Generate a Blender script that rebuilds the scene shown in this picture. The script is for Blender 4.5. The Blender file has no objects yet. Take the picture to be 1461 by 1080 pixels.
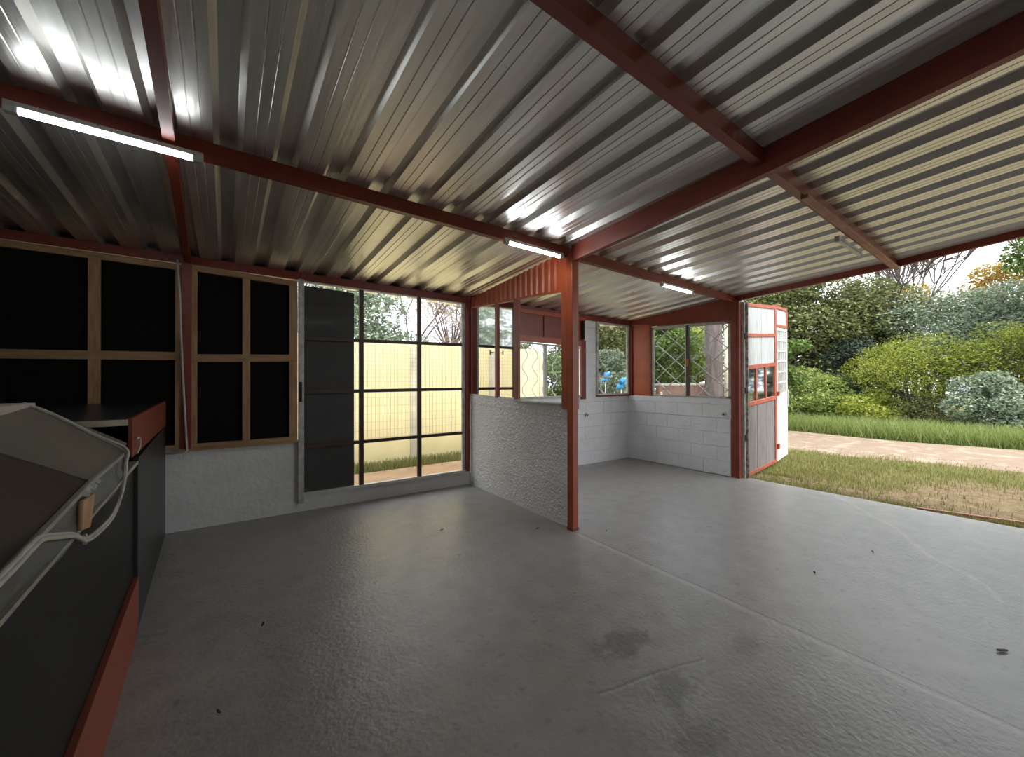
import bpy, math, random
import numpy as np
from mathutils import Vector, Matrix

C = bpy.context.scene.collection
S = bpy.context.scene

# ------------------------------------------------------------------ camera, world, lights, exposure
yaw, pit, rol, H0 = .6253, -.005, -.0022, 1.45
Fv = Vector((math.sin(yaw)*math.cos(pit), math.cos(yaw)*math.cos(pit), -math.sin(pit)))
Rv = Vector((math.cos(yaw), -math.sin(yaw), 0)); Uv = Rv.cross(Fv)
R2 = Rv*math.cos(rol)+Uv*math.sin(rol); U2 = -Rv*math.sin(rol)+Uv*math.cos(rol)
cd = bpy.data.cameras.new('camera'); cam = bpy.data.objects.new('camera', cd); C.objects.link(cam)
cd.sensor_width = 36; cd.lens = 566/1461*36; cd.clip_start = .02; cd.clip_end = 300
M = Matrix((R2, U2, -Fv)).transposed().to_4x4(); M.translation = (0, 0, H0); cam.matrix_world = M
S.camera = cam
S.view_settings.view_transform = 'Standard'; S.view_settings.look = 'None'
S.view_settings.gamma = 1; S.view_settings.use_curve_mapping = False
S.view_settings.exposure = 1.32

w = bpy.data.worlds.new('sky'); S.world = w; w.use_nodes = True
nt = w.node_tree; nt.nodes.clear()
wo = nt.nodes.new('ShaderNodeOutputWorld'); bg = nt.nodes.new('ShaderNodeBackground')
tc = nt.nodes.new('ShaderNodeTexCoord'); ns = nt.nodes.new('ShaderNodeTexNoise'); cr = nt.nodes.new('ShaderNodeValToRGB')
ns.inputs['Scale'].default_value = 2.2; ns.inputs['Detail'].default_value = 6
cr.color_ramp.elements[0].position = .35; cr.color_ramp.elements[0].color = (.60, .68, .79, 1)
cr.color_ramp.elements[1].position = .6; cr.color_ramp.elements[1].color = (.88, .90, .93, 1)
nt.links.new(tc.outputs['Generated'], ns.inputs['Vector']); nt.links.new(ns.outputs['Fac'], cr.inputs['Fac'])
nt.links.new(cr.outputs['Color'], bg.inputs['Color']); nt.links.new(bg.outputs[0], wo.inputs[0])
bg.inputs['Strength'].default_value = 1.55
sd = bpy.data.lights.new('sun', 'SUN'); sun = bpy.data.objects.new('sun', sd); C.objects.link(sun)
sd.energy = 2.0; sd.angle = math.radians(20); sd.color = (1, .96, .88)
sun.rotation_euler = (math.radians(36), 0, math.radians(-6))
TUBE = 12.0

# ------------------------------------------------------------------ materials
MATS = {}
def mat(name, col, rough=.6, metal=0., col2=None, nscale=6., namt=.5, bump=0., bscale=40., detail=5., spec=.5,
        stretch=None, blotch=None, coat=0.):
    if name in MATS: return MATS[name]
    m = bpy.data.materials.new(name); m.use_nodes = True; t = m.node_tree; b = t.nodes['Principled BSDF']
    b.inputs['Roughness'].default_value = rough; b.inputs['Metallic'].default_value = metal
    b.inputs['Specular IOR Level'].default_value = spec; b.inputs['Coat Weight'].default_value = coat
    c2 = col2 or tuple(c*.7 for c in col)
    geo = t.nodes.new('ShaderNodeTexCoord'); mp = t.nodes.new('ShaderNodeMapping')
    t.links.new(geo.outputs['Object'], mp.inputs[0])
    if stretch: mp.inputs['Scale'].default_value = stretch
    n = t.nodes.new('ShaderNodeTexNoise'); n.inputs['Scale'].default_value = nscale; n.inputs['Detail'].default_value = detail
    t.links.new(mp.outputs[0], n.inputs['Vector'])
    r = t.nodes.new('ShaderNodeValToRGB'); r.color_ramp.elements[0].position = .5-namt*.4; r.color_ramp.elements[1].position = .5+namt*.4
    r.color_ramp.elements[0].color = (*c2, 1); r.color_ramp.elements[1].color = (*col, 1)
    t.links.new(n.outputs['Fac'], r.inputs[0]); out = r.outputs[0]
    if blotch:
        bc, bs, b0, b1 = blotch
        n2 = t.nodes.new('ShaderNodeTexNoise'); n2.inputs['Scale'].default_value = bs; n2.inputs['Detail'].default_value = 8; n2.inputs['Roughness'].default_value = .65
        t.links.new(geo.outputs['Object'], n2.inputs['Vector'])
        r2 = t.nodes.new('ShaderNodeMapRange'); r2.inputs[1].default_value = b0; r2.inputs[2].default_value = b1
        t.links.new(n2.outputs['Fac'], r2.inputs[0])
        mx = t.nodes.new('ShaderNodeMix'); mx.data_type = 'RGBA'; mx.inputs[7].default_value = (*bc, 1)
        t.links.new(r2.outputs[0], mx.inputs[0]); t.links.new(out, mx.inputs[6]); out = mx.outputs[2]
    t.links.new(out, b.inputs['Base Color'])
    if bump:
        nb = t.nodes.new('ShaderNodeTexNoise'); nb.inputs['Scale'].default_value = bscale; nb.inputs['Detail'].default_value = 4
        t.links.new(mp.outputs[0], nb.inputs['Vector'])
        bp = t.nodes.new('ShaderNodeBump'); bp.inputs['Strength'].default_value = min(1, bump); bp.inputs['Distance'].default_value = .01*max(1, bump)
        t.links.new(nb.outputs['Fac'], bp.inputs['Height']); t.links.new(bp.outputs[0], b.inputs['Normal'])
    MATS[name] = m
    return m
def emat(name, col, st):
    m = bpy.data.materials.new(name); m.use_nodes = True; b = m.node_tree.nodes['Principled BSDF']
    b.inputs['Base Color'].default_value = (.8, .8, .8, 1); b.inputs['Emission Color'].default_value = (*col, 1); b.inputs['Emission Strength'].default_value = st
    return m
def glass(name, tint=(1, 1, 1), milk=0., refl=.08, milkcol=(.8, .8, .8)):
    m = bpy.data.materials.new(name); m.use_nodes = True; t = m.node_tree; t.nodes.clear()
    o = t.nodes.new('ShaderNodeOutputMaterial'); tr = t.nodes.new('ShaderNodeBsdfTransparent'); tr.inputs[0].default_value = (*tint, 1)
    gl = t.nodes.new('ShaderNodeBsdfGlossy'); gl.inputs['Roughness'].default_value = .05
    fr = t.nodes.new('ShaderNodeFresnel'); fr.inputs[0].default_value = 1.3
    m1 = t.nodes.new('ShaderNodeMixShader'); t.links.new(fr.outputs[0], m1.inputs[0]); t.links.new(tr.outputs[0], m1.inputs[1]); t.links.new(gl.outputs[0], m1.inputs[2])
    df = t.nodes.new('ShaderNodeBsdfDiffuse'); df.inputs[0].default_value = (*milkcol, 1)
    m2 = t.nodes.new('ShaderNodeMixShader'); m2.inputs[0].default_value = milk
    t.links.new(m1.outputs[0], m2.inputs[1]); t.links.new(df.outputs[0], m2.inputs[2]); t.links.new(m2.outputs[0], o.inputs[0])
    return m
def leafmat(name, cols, trans=.3, rough=.55):
    m = bpy.data.materials.new(name); m.use_nodes = True; t = m.node_tree; b = t.nodes['Principled BSDF']
    g = t.nodes.new('ShaderNodeNewGeometry'); r = t.nodes.new('ShaderNodeValToRGB')
    while len(r.color_ramp.elements) < len(cols): r.color_ramp.elements.new(.5)
    for i, c in enumerate(cols):
        r.color_ramp.elements[i].position = i/max(1, len(cols)-1); r.color_ramp.elements[i].color = (*c, 1)
    t.links.new(g.outputs['Random Per Island'], r.inputs[0]); t.links.new(r.outputs[0], b.inputs['Base Color'])
    b.inputs['Roughness'].default_value = rough; b.inputs['Specular IOR Level'].default_value = .25
    tl = t.nodes.new('ShaderNodeBsdfTranslucent'); t.links.new(r.outputs[0], tl.inputs[0])
    mx = t.nodes.new('ShaderNodeMixShader'); mx.inputs[0].default_value = trans
    o = t.nodes['Material Output']; t.links.new(b.outputs[0], mx.inputs[1]); t.links.new(tl.outputs[0], mx.inputs[2]); t.links.new(mx.outputs[0], o.inputs[0])
    return m

RED = mat('red_oxide_paint', (.24, .040, .020), .45, col2=(.17, .028, .015), nscale=5)
RED_BRIGHT = mat('orange_red_paint', (.44, .085, .025), .42, col2=(.32, .055, .018), nscale=4)
RED_DOOR = mat('weathered_red_paint', (.40, .105, .055), .55, col2=(.26, .055, .03), nscale=12)
LIT_STEEL_TIMBER = mat('lit_steel_and_timber_brown', (.42, .22, .15), .6, col2=(.30, .12, .08), nscale=7)  # lighter brown for the purlin's painted-in lit underside, and for the timber strip
BROWN_BAR = mat('dark_brown_steel', (.075, .045, .035), .5, nscale=8)
GALV = mat('galvanised_steel', (.90, .885, .84), .34, .78, col2=(.66, .655, .62), nscale=3, stretch=(6, .6, 3), namt=.7, bump=.15, bscale=9)
WOOD = mat('raw_pine', (.46, .29, .15), .7, col2=(.28, .15, .07), nscale=4, stretch=(8, 8, 1), detail=7, bump=.2, bscale=60)
WOODH = mat('raw_pine_rail', (.44, .28, .145), .7, col2=(.27, .15, .07), nscale=4, stretch=(1, 8, 8), detail=7, bump=.2, bscale=60)
BLACKNET = mat('black_netting', (.010, .009, .008), .9, nscale=30, spec=.1)
WHITE = mat('white_paint', (.72, .72, .70), .55, col2=(.55, .54, .50), nscale=7)
WHITE_DIRTY = mat('dirty_white_paint', (.62, .62, .60), .6, col2=(.35, .33, .30), nscale=14, namt=.6)
def wallmat(name, col, col2, bump, bscale, blot):
    return mat(name, col, .85, col2=col2, nscale=3, namt=.7, bump=bump, bscale=bscale, blotch=blot)
W_BACK = wallmat('painted_plaster', (.78, .78, .76), (.64, .64, .62), 1.0, 18, ((.25, .24, .22), 16, .68, .74))
W_ROUGH = wallmat('stippled_white_plaster', (.88, .885, .90), (.74, .745, .76), 2.4, 48, ((.30, .30, .31), 40, .66, .76))
W_END = wallmat('white_block_wall', (.86, .865, .88), (.74, .745, .76), 1.3, 16, ((.38, .37, .36), 26, .66, .72))
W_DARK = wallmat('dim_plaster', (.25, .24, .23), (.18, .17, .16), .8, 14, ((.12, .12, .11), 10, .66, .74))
BLACKP = mat('charcoal_board', (.010, .0105, .012), .45, nscale=3, spec=.2)
GREYP = mat('dark_grey_board', (.035, .036, .036), .4, nscale=2, spec=.4)
SKIRT = mat('red_brown_skirting', (.26, .058, .03), .5, col2=(.21, .045, .024), nscale=6)
CREAM = mat('cream_edge', (.55, .50, .38), .6, nscale=10)
NAVY = mat('dark_blue_laminate', (.028, .035, .05), .3, col2=(.015, .018, .026), nscale=3, stretch=(1, 6, 1), blotch=((.09, .11, .14), 7, .6, .72))
SHEETF = mat('grey_brown_board', (.20, .178, .142), .5, col2=(.155, .137, .107), nscale=2.5)
SHEETN = mat('brown_board', (.085, .062, .045), .5, col2=(.065, .047, .035), nscale=2.5, blotch=((.03, .012, .008), 3.2, .70, .74))
PLY = mat('plywood_offcut', (.55, .34, .20), .7, col2=(.38, .2, .1), nscale=9)
CABLE = mat('white_cable', (.60, .58, .52), .5, nscale=20)
SHADE = mat('dark_shade_cloth', (.040, .037, .035), .85, col2=(.026, .024, .023), nscale=5, spec=.15)
BLACK = mat('black_plastic', (.01, .01, .01), .4)
GREYWOOD = mat('weathered_grey_boards', (.22, .20, .19), .8, col2=(.12, .105, .10), nscale=5, stretch=(9, 9, .8), detail=8, bump=.4, bscale=40)
PALEWOOD = mat('pale_whitewashed_boards', (.48, .50, .50), .75, col2=(.32, .335, .34), nscale=5, stretch=(9, 9, .8), detail=8, bump=.3, bscale=40)
FENCE = mat('cream_fence_paint', (.74, .65, .37), .85, col2=(.66, .57, .31), nscale=3, bump=.4, bscale=12)
FENCEP = mat('grey_cream_post', (.60, .56, .44), .85, nscale=4)
GLASS = glass('clear_glass', (.96, .97, .97)); HAZY = glass('milky_glass', (.97, .97, .97), .07)  # HAZY mixes a little milky white into the clear pane
FILM = glass('clear_plastic_film', (.85, .86, .85), .16, milkcol=(.62, .62, .58))
TUBEON = emat('lit_tube', (.93, .98, 1.0), TUBE); TUBEON2 = emat('bright_lit_tube', (.93, .98, 1.0), TUBE*2.0)
TUBEOFF = mat('unlit_tube', (.62, .60, .55), .35)
BARK = mat('brown_bark', (.13, .105, .085), .9, col2=(.06, .05, .04), nscale=8, stretch=(3, 3, .6), bump=1, bscale=20)
BARKP = mat('pale_bark', (.50, .45, .37), .9, col2=(.32, .28, .22), nscale=8, bump=.5, bscale=20)
BARKG = mat('grey_purple_bark', (.14, .11, .10), .9, col2=(.065, .052, .048), nscale=5, stretch=(3, 3, .5), bump=1, bscale=14)
BLUE = mat('bright_blue_plastic', (.04, .30, .62), .4)
HOUSE = mat('pale_house_wall', (.62, .66, .72), .8, nscale=3)
BRICKW = mat('low_brown_brick', (.30, .17, .13), .85, col2=(.18, .10, .08), nscale=10)

def courses(m):      # shallow block courses showing through the paint
    t = m.node_tree; b = t.nodes['Principled BSDF']; g = t.nodes.new('ShaderNodeTexCoord'); sp = t.nodes.new('ShaderNodeSeparateXYZ'); t.links.new(g.outputs['Object'], sp.inputs[0])
    ad = t.nodes.new('ShaderNodeMath'); t.links.new(sp.outputs[0], ad.inputs[0]); t.links.new(sp.outputs[1], ad.inputs[1])
    cx = t.nodes.new('ShaderNodeCombineXYZ'); t.links.new(ad.outputs[0], cx.inputs[0]); t.links.new(sp.outputs[2], cx.inputs[1])
    br = t.nodes.new('ShaderNodeTexBrick'); br.inputs['Scale'].default_value = 1; br.inputs['Brick Width'].default_value = .42; br.inputs['Row Height'].default_value = .215; br.inputs['Mortar Size'].default_value = .008; br.inputs['Mortar Smooth'].default_value = .8
    t.links.new(cx.outputs[0], br.inputs['Vector'])
    iv = t.nodes.new('ShaderNodeMath'); iv.operation = 'SUBTRACT'; iv.inputs[0].default_value = 1; t.links.new(br.outputs['Fac'], iv.inputs[1])
    bp = t.nodes.new('ShaderNodeBump'); bp.inputs['Distance'].default_value = .006; t.links.new(iv.outputs[0], bp.inputs['Height'])
    t.links.new(b.inputs['Normal'].links[0].from_socket, bp.inputs['Normal']); t.links.new(bp.outputs[0], b.inputs['Normal'])
courses(W_END)
# floor: concrete with joints, hairlines and stains of their own shape, plus one pale patch
def floor_material():
    m = mat('grey_concrete_floor', (.36, .345, .32), .36, col2=(.265, .255, .24), nscale=6.5, namt=.6, bump=.35, bscale=34, detail=9,
            blotch=((.13, .125, .12), 13, .56, .80), spec=.6)
    t = m.node_tree; b = t.nodes['Principled BSDF']
    src = b.inputs['Base Color'].links[0].from_socket
    geo = t.nodes.new('ShaderNodeTexCoord'); sep = t.nodes.new('ShaderNodeSeparateXYZ'); t.links.new(geo.outputs['Object'], sep.inputs[0])
    wob = t.nodes.new('ShaderNodeTexNoise'); wob.inputs['Scale'].default_value = 1.6; wob.inputs['Detail'].default_value = 6; t.links.new(geo.outputs['Object'], wob.inputs['Vector'])
    def mth(op, a, b_=None, clamp=False):
        n = t.nodes.new('ShaderNodeMath'); n.operation = op; n.use_clamp = clamp
        for i, v in enumerate((a, b_)):
            if v is None: continue
            if isinstance(v, (int, float)): n.inputs[i].default_value = v
            else: t.links.new(v, n.inputs[i])
        return n.outputs[0]
    def line(ax, ay, bx, by, width, amp):       # soft mask round a straight segment
        L = math.hypot(bx-ax, by-ay); ux, uy = (bx-ax)/L, (by-ay)/L
        px = mth('SUBTRACT', sep.outputs[0], ax); py = mth('SUBTRACT', sep.outputs[1], ay)
        d = mth('ADD', mth('MULTIPLY', px, -uy), mth('MULTIPLY', py, ux))
        d = mth('ABSOLUTE', mth('ADD', d, mth('MULTIPLY', mth('SUBTRACT', wob.outputs['Fac'], .5), amp)))
        s = mth('ADD', mth('MULTIPLY', px, ux), mth('MULTIPLY', py, uy))
        e = mth('MULTIPLY', mth('GREATER_THAN', s, 0), mth('LESS_THAN', s, L))
        return mth('MULTIPLY', mth('SUBTRACT', 1, mth('DIVIDE', d, width), True), e)
    def spot(x, y, rx, ry, lo=.45, hi=.62, sc=9):
        px = mth('DIVIDE', mth('SUBTRACT', sep.outputs[0], x), rx); py = mth('DIVIDE', mth('SUBTRACT', sep.outputs[1], y), ry)
        r = mth('SQRT', mth('ADD', mth('MULTIPLY', px, px), mth('MULTIPLY', py, py)))
        n = t.nodes.new('ShaderNodeTexNoise'); n.inputs['Scale'].default_value = sc; n.inputs['Detail'].default_value = 7; n.inputs['Roughness'].default_value = .7
        t.links.new(geo.outputs['Object'], n.inputs['Vector'])
        f = mth('SUBTRACT', mth('ADD', n.outputs['Fac'], .25), mth('MULTIPLY', r, .35))
        mr = t.nodes.new('ShaderNodeMapRange'); mr.inputs[1].default_value = lo; mr.inputs[2].default_value = hi; t.links.new(f, mr.inputs[0])
        return mr.outputs[0]
    def mix(mask, col, amt):
        nonlocal src
        mx = t.nodes.new('ShaderNodeMix'); mx.data_type = 'RGBA'; mx.inputs[7].default_value = (*col, 1)
        t.links.new(mth('MULTIPLY', mask, amt), mx.inputs[0]); t.links.new(src, mx.inputs[6]); src = mx.outputs[2]
    mix(line(2.69, 2.7, 2.575, -3.5, .035, .05), (.50, .47, .43), .55)
    mix(line(2.73, 2.7, 2.60, -3.5, .012, .03), (.10, .095, .09), .6)
    mix(line(1.40, 1.27, 2.02, 1.10, .012, .10), (.13, .125, .118), .65)
    mix(line(1.40, 1.255, 2.02, 1.085, .010, .10), (.48, .46, .43), .5)
    mix(line(0.1, 2.95, 1.6, 2.55, .010, .5), (.45, .44, .42), .35)
    mix(line(4.1, .2, 6.2, 1.6, .03, .3), (.52, .50, .48), .35)
    mix(spot(1.78, 1.42, .22, .16), (.09, .086, .08), .6)
    mix(spot(1.72, 1.08, .18, .13), (.09, .086, .08), .55)
    mix(spot(1.55, .88, .16, .12), (.10, .095, .088), .5)
    mix(spot(2.3, 1.0, .16, .10), (.13, .125, .118), .35)
    mix(spot(-.1, 2.45, .42, .62, .5, .8, 5), (.50, .47, .43), .45)  # soft pale patch beside the skirting
    mix(line(-.43, 3.08, -.27, 3.03, .03, .12), (.07, .20, .27), .6)
    mix(line(-.43, 2.98, -.30, 2.96, .02, .12), (.07, .20, .27), .5)
    t.links.new(src, b.inputs['Base Color'])
    return m
FLOORM = floor_material()

def ground_material():
    m = bpy.data.materials.new('soil_and_grass'); m.use_nodes = True; t = m.node_tree; b = t.nodes['Principled BSDF']; b.inputs['Roughness'].default_value = .95
    b.inputs['Specular IOR Level'].default_value = .1
    geo = t.nodes.new('ShaderNodeTexCoord'); sep = t.nodes.new('ShaderNodeSeparateXYZ'); t.links.new(geo.outputs['Object'], sep.inputs[0])
    def noise(sc, d=6):
        n = t.nodes.new('ShaderNodeTexNoise'); n.inputs['Scale'].default_value = sc; n.inputs['Detail'].default_value = d; n.inputs['Roughness'].default_value = .65
        t.links.new(geo.outputs['Object'], n.inputs['Vector']); return n.outputs['Fac']
    def ramp(f, a, b_, c0, c1):
        r = t.nodes.new('ShaderNodeValToRGB'); r.color_ramp.elements[0].position = a; r.color_ramp.elements[1].position = b_
        r.color_ramp.elements[0].color = (*c0, 1); r.color_ramp.elements[1].color = (*c1, 1); t.links.new(f, r.inputs[0]); return r.outputs[0]
    def mth(op, a, b_=None, clamp=False):
        n = t.nodes.new('ShaderNodeMath'); n.operation = op; n.use_clamp = clamp
        for i, v in enumerate((a, b_)):
            if v is None: continue
            if isinstance(v, (int, float)): n.inputs[i].default_value = v
            else: t.links.new(v, n.inputs[i])
        return n.outputs[0]
    soil = ramp(noise(9, 10), .3, .7, (.13, .09, .05), (.30, .22, .14))
    grass = ramp(noise(30, 4), .3, .7, (.09, .11, .03), (.22, .23, .075))
    nz = noise(1.1, 8)
    gx = mth('SUBTRACT', sep.outputs[0], mth('MULTIPLY', sep.outputs[1], -.15))
    # grassy strip by the track edge and grass on the left
    strip = mth('SUBTRACT', 1, mth('MULTIPLY', mth('ABSOLUTE', mth('SUBTRACT', gx, 9.75)), .9), True)
    left = mth('MULTIPLY', mth('SUBTRACT', sep.outputs[1], 1.1), .35, True)
    veg = mth('ADD', mth('MAXIMUM', strip, left), mth('MULTIPLY', mth('SUBTRACT', nz, .53), 2.6))
    far = mth('GREATER_THAN', sep.outputs[0], 13.4)
    veg = mth('MAXIMUM', veg, far)
    veg = mth('MINIMUM', veg, 1)
    veg = mth('MULTIPLY', veg, 1, True)
    mx = t.nodes.new('ShaderNodeMix'); mx.data_type = 'RGBA'; t.links.new(veg, mx.inputs[0]); t.links.new(soil, mx.inputs[6]); t.links.new(grass, mx.inputs[7])
    t.links.new(mx.outputs[2], b.inputs['Base Color'])
    bp = t.nodes.new('ShaderNodeBump'); bp.inputs['Distance'].default_value = .04; t.links.new(noise(25), bp.inputs['Height']); t.links.new(bp.outputs[0], b.inputs['Normal'])
    return m
GROUND = ground_material()
PATHM = mat('pinkish_dirt_track', (.27, .21, .155), .95, col2=(.23, .165, .115), nscale=4, stretch=(2, .5, 1), namt=.9, bump=.8, bscale=16, blotch=((.40, .33, .26), 3, .5, .7), spec=.1)
BACKYARD = mat('orange_sand_yard', (.50, .34, .20), .95, col2=(.38, .25, .15), nscale=3, bump=.6, bscale=14, spec=.1)

# ------------------------------------------------------------------ helpers
class MB:
    def __init__(s): s.v = []; s.f = []
    def quad(s, *p):
        i = len(s.v); s.v += [tuple(q) for q in p]; s.f.append(tuple(range(i, i+len(p)))); return s
    def hexa(s, a, b):      # bottom loop a (4 pts), top loop b
        i = len(s.v); s.v += [tuple(q) for q in a]+[tuple(q) for q in b]
        s.f += [(i+3, i+2, i+1, i), (i+4, i+5, i+6, i+7)]+[(i+k, i+(k+1) % 4, i+4+(k+1) % 4, i+4+k) for k in range(4)]
        return s
    def box(s, x0, x1, y0, y1, z0, z1):
        return s.hexa([(x0, y0, z0), (x1, y0, z0), (x1, y1, z0), (x0, y1, z0)], [(x0, y0, z1), (x1, y0, z1), (x1, y1, z1), (x0, y1, z1)])
    def bar(s, p, q, wd, ht, up=(0, 0, 1)):   # box-section bar between p and q (centre line)
        p = Vector(p); q = Vector(q); d = (q-p).normalized(); u = Vector(up)
        if abs(d.dot(u)) > .95: u = Vector((0, 1, 0))
        r = d.cross(u).normalized()*wd/2; u = r.cross(d).normalized()*ht/2
        return s.hexa([p-r-u, p+r-u, p+r+u, p-r+u], [q-r-u, q+r-u, q+r+u, q-r+u])
    def extr(s, prof, p, q, side=(0, 1, 0), up=(0, 0, 1)):   # closed profile (side,up) swept p to q
        p = Vector(p); q = Vector(q); r = Vector(side); u = Vector(up); n = len(prof); i = len(s.v)
        for e in (p, q): s.v += [tuple(e+r*a+u*b) for a, b in prof]
        s.f += [(i+k, i+(k+1) % n, i+n+(k+1) % n, i+n+k) for k in range(n)]
        s.f += [tuple(range(i+n-1, i-1, -1)), tuple(range(i+n, i+2*n))]
        return s
    def tube(s, pts, r, n=8, caps=True):
        pts = [Vector(p) for p in pts]; rs = r if isinstance(r, (list, tuple)) else [r]*len(pts); base = len(s.v)
        prev = None
        for k, p in enumerate(pts):
            d = (pts[min(k+1, len(pts)-1)]-pts[max(k-1, 0)]).normalized()
            if prev is None: a = d.orthogonal().normalized()
            else: a = (prev-d*prev.dot(d)).normalized()
            prev = a; b = d.cross(a)
            for j in range(n):
                t = 2*math.pi*j/n; s.v.append(tuple(p+(a*math.cos(t)+b*math.sin(t))*rs[k]))
        for k in range(len(pts)-1):
            for j in range(n):
                s.f.append((base+k*n+j, base+k*n+(j+1) % n, base+(k+1)*n+(j+1) % n, base+(k+1)*n+j))
        if caps: s.f += [tuple(base+j for j in range(n-1, -1, -1)), tuple(base+(len(pts)-1)*n+j for j in range(n))]
        return s
    def build(s, name, m, parent=None, smooth=False, **props):
        me = bpy.data.meshes.new(name)
        off = parent_off(parent)
        me.from_pydata([(a-off.x, b-off.y, c-off.z) for a, b, c in s.v], [], s.f); me.materials.append(m)
        if smooth:
            for p in me.polygons: p.use_smooth = True
        o = bpy.data.objects.new(name, me); C.objects.link(o); o.parent = parent
        for k, v in props.items(): o[k] = v
        return o
def parent_off(p):
    v = Vector((0, 0, 0))
    while p: v += p.location; p = p.parent
    return v
def thing(name, loc, label, category=None, group=None, kind=None):
    o = bpy.data.objects.new(name, None); C.objects.link(o); o.location = loc; o.empty_display_size = .2
    o['label'] = label
    if category: o['category'] = category
    if group: o['group'] = group
    if kind: o['kind'] = kind
    return o
def bevel(o, w_=.004):
    b = o.modifiers.new('bevel', 'BEVEL'); b.width = w_; b.segments = 2; b.limit_method = 'ANGLE'
    return o
ST = dict(kind='structure')

# ------------------------------------------------------------------ reference lines of the shed
KB = -.0355
def yb(x): return 4.978+KB*x                       # inner face of the back wall
ZA = [(-5., 3.40), (.2, 2.955), (1.05, 2.885), (2.81, 2.785), (4.9, 2.665), (6., 2.60)]
ZB_ = [(-5., -.009), (.2, -.010), (1.05, -.012), (2.81, -.013), (4.9, -.020), (6., -.02)]
def itp(T, y):
    if y <= T[0][0]: return T[0][1]
    for (a, u), (b, v) in zip(T, T[1:]):
        if y <= b: return u+(v-u)*(y-a)/(b-a)
    return T[-1][1]
def zs(x, y): return itp(ZA, y)+itp(ZB_, y)*x      # underside of the roof sheets
XL, XR, YR = -3.2, 6.30, -4.2                       # left wall, open side, rear wall
def xpt(y): return 2.669+.024*(4.878-y)*-1+.116+.0 if False else 2.802-.024*(4.878-y)*1.2   # partition line
def xend(y): return 6.13

# ------------------------------------------------------------------ setting: floor, ground, track
fb = MB(); fb.hexa([(XL-.15, YR-.15, -.14), (XR-.02, YR-.15, -.14), (XR-.02, 5.12, -.14), (XL-.15, 5.25, -.14)],
                   [(XL-.15, YR-.15, 0), (XR-.02, YR-.15, 0), (XR-.02, 5.12, 0), (XL-.15, 5.25, 0)])
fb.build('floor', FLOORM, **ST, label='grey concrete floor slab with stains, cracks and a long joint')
def grid(x0, x1, y0, y1, nx, ny, zf):
    m = MB()
    for j in range(ny+1):
        for i in range(nx+1):
            x = x0+(x1-x0)*i/nx; y = y0+(y1-y0)*j/ny; m.v.append((x, y, zf(x, y)))
    for j in range(ny):
        for i in range(nx):
            a = j*(nx+1)+i; m.f.append((a, a+1, a+nx+2, a+nx+1))
    return m
def gz(x, y): return -.05+.025*math.sin(x*1.1+y*.7)*math.sin(y*.9)*(1 if x > 7 else .3)
grid(-30, 60, -40, 60, 90, 100, gz).build('ground', GROUND, smooth=True, **ST, label='patchy soil and grass ground outside the shed')
pm = MB(); n = 90
for k in range(n+1):
    y = -38+76*k/n
    w1 = .12*math.sin(y*1.7)+.07*math.sin(y*4.1); w2 = .10*math.sin(y*1.3+2)
    xa = 10.35-.17*y+w1 if y < 6 else 9.33+1.1*(y-6)+w1; xb = 13.62-.08*y+w2+(0 if y < 6 else 1.2*(y-6))
    xm = (xa+xb)/2
    pm.v += [(xa, y, gz(xa, y)-.01), (xa+.25, y, gz(xa, y)+.03), (xm, y, gz(xm, y)+.05), (xb-.25, y, gz(xb, y)+.03), (xb, y, gz(xb, y)-.01)]
    if k:
        for j in range(4): a = (k-1)*5+j; pm.f.append((a, a+1, a+6, a+5))
pm.build('path', PATHM, smooth=True, **ST, label='pinkish dirt track running past the open side of the shed')
ym = grid(-6, 7.5, 5.18, 6.55, 20, 6, lambda x, y: gz(x, y)+.02)
ym.build('back_yard_path', BACKYARD, smooth=True, **ST, label='orange sand strip behind the steel window')

# ------------------------------------------------------------------ roof
def profile(x0, x1, ph, pitch=.283):
    pts = []
    k0 = int((x0-ph)/pitch)-1; x = ph+k0*pitch
    while x < x1:
        for dx, dz in ((0, 0), (.048, 0), (.051, .003), (.053, .003), (.056, 0), (.098, 0), (.101, .003), (.103, .003), (.106, 0),
                       (.148, 0), (.176, .042), (.255, .042)):
            if x0 <= x+dx <= x1: pts.append((x+dx, dz))
        x += pitch
    return pts
def roof_sheets():
    m = MB(); ys = [YR-.25, -2.5, -1, .2, .6, 1.05, 1.9, 2.81, 3.5, 4.2, 4.9, 5.35]
    P = profile(XL-.25, XR+.06, -.205)
    rnd = random.Random(3)
    for y in ys:
        for x, dz in P:
            m.v.append((x, y, zs(x, y)+dz+.001))
    n = len(P)
    for j in range(len(ys)-1):
        for i in range(n-1): m.f.append((j*n+i, j*n+i+1, (j+1)*n+i+1, (j+1)*n+i))
    o = m.build('ceiling', GALV, **ST, label='galvanised box profile roof sheets seen from below')
    s = o.modifiers.new('thick', 'SOLIDIFY'); s.thickness = .0015; s.offset = 1
roof_sheets()

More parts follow.
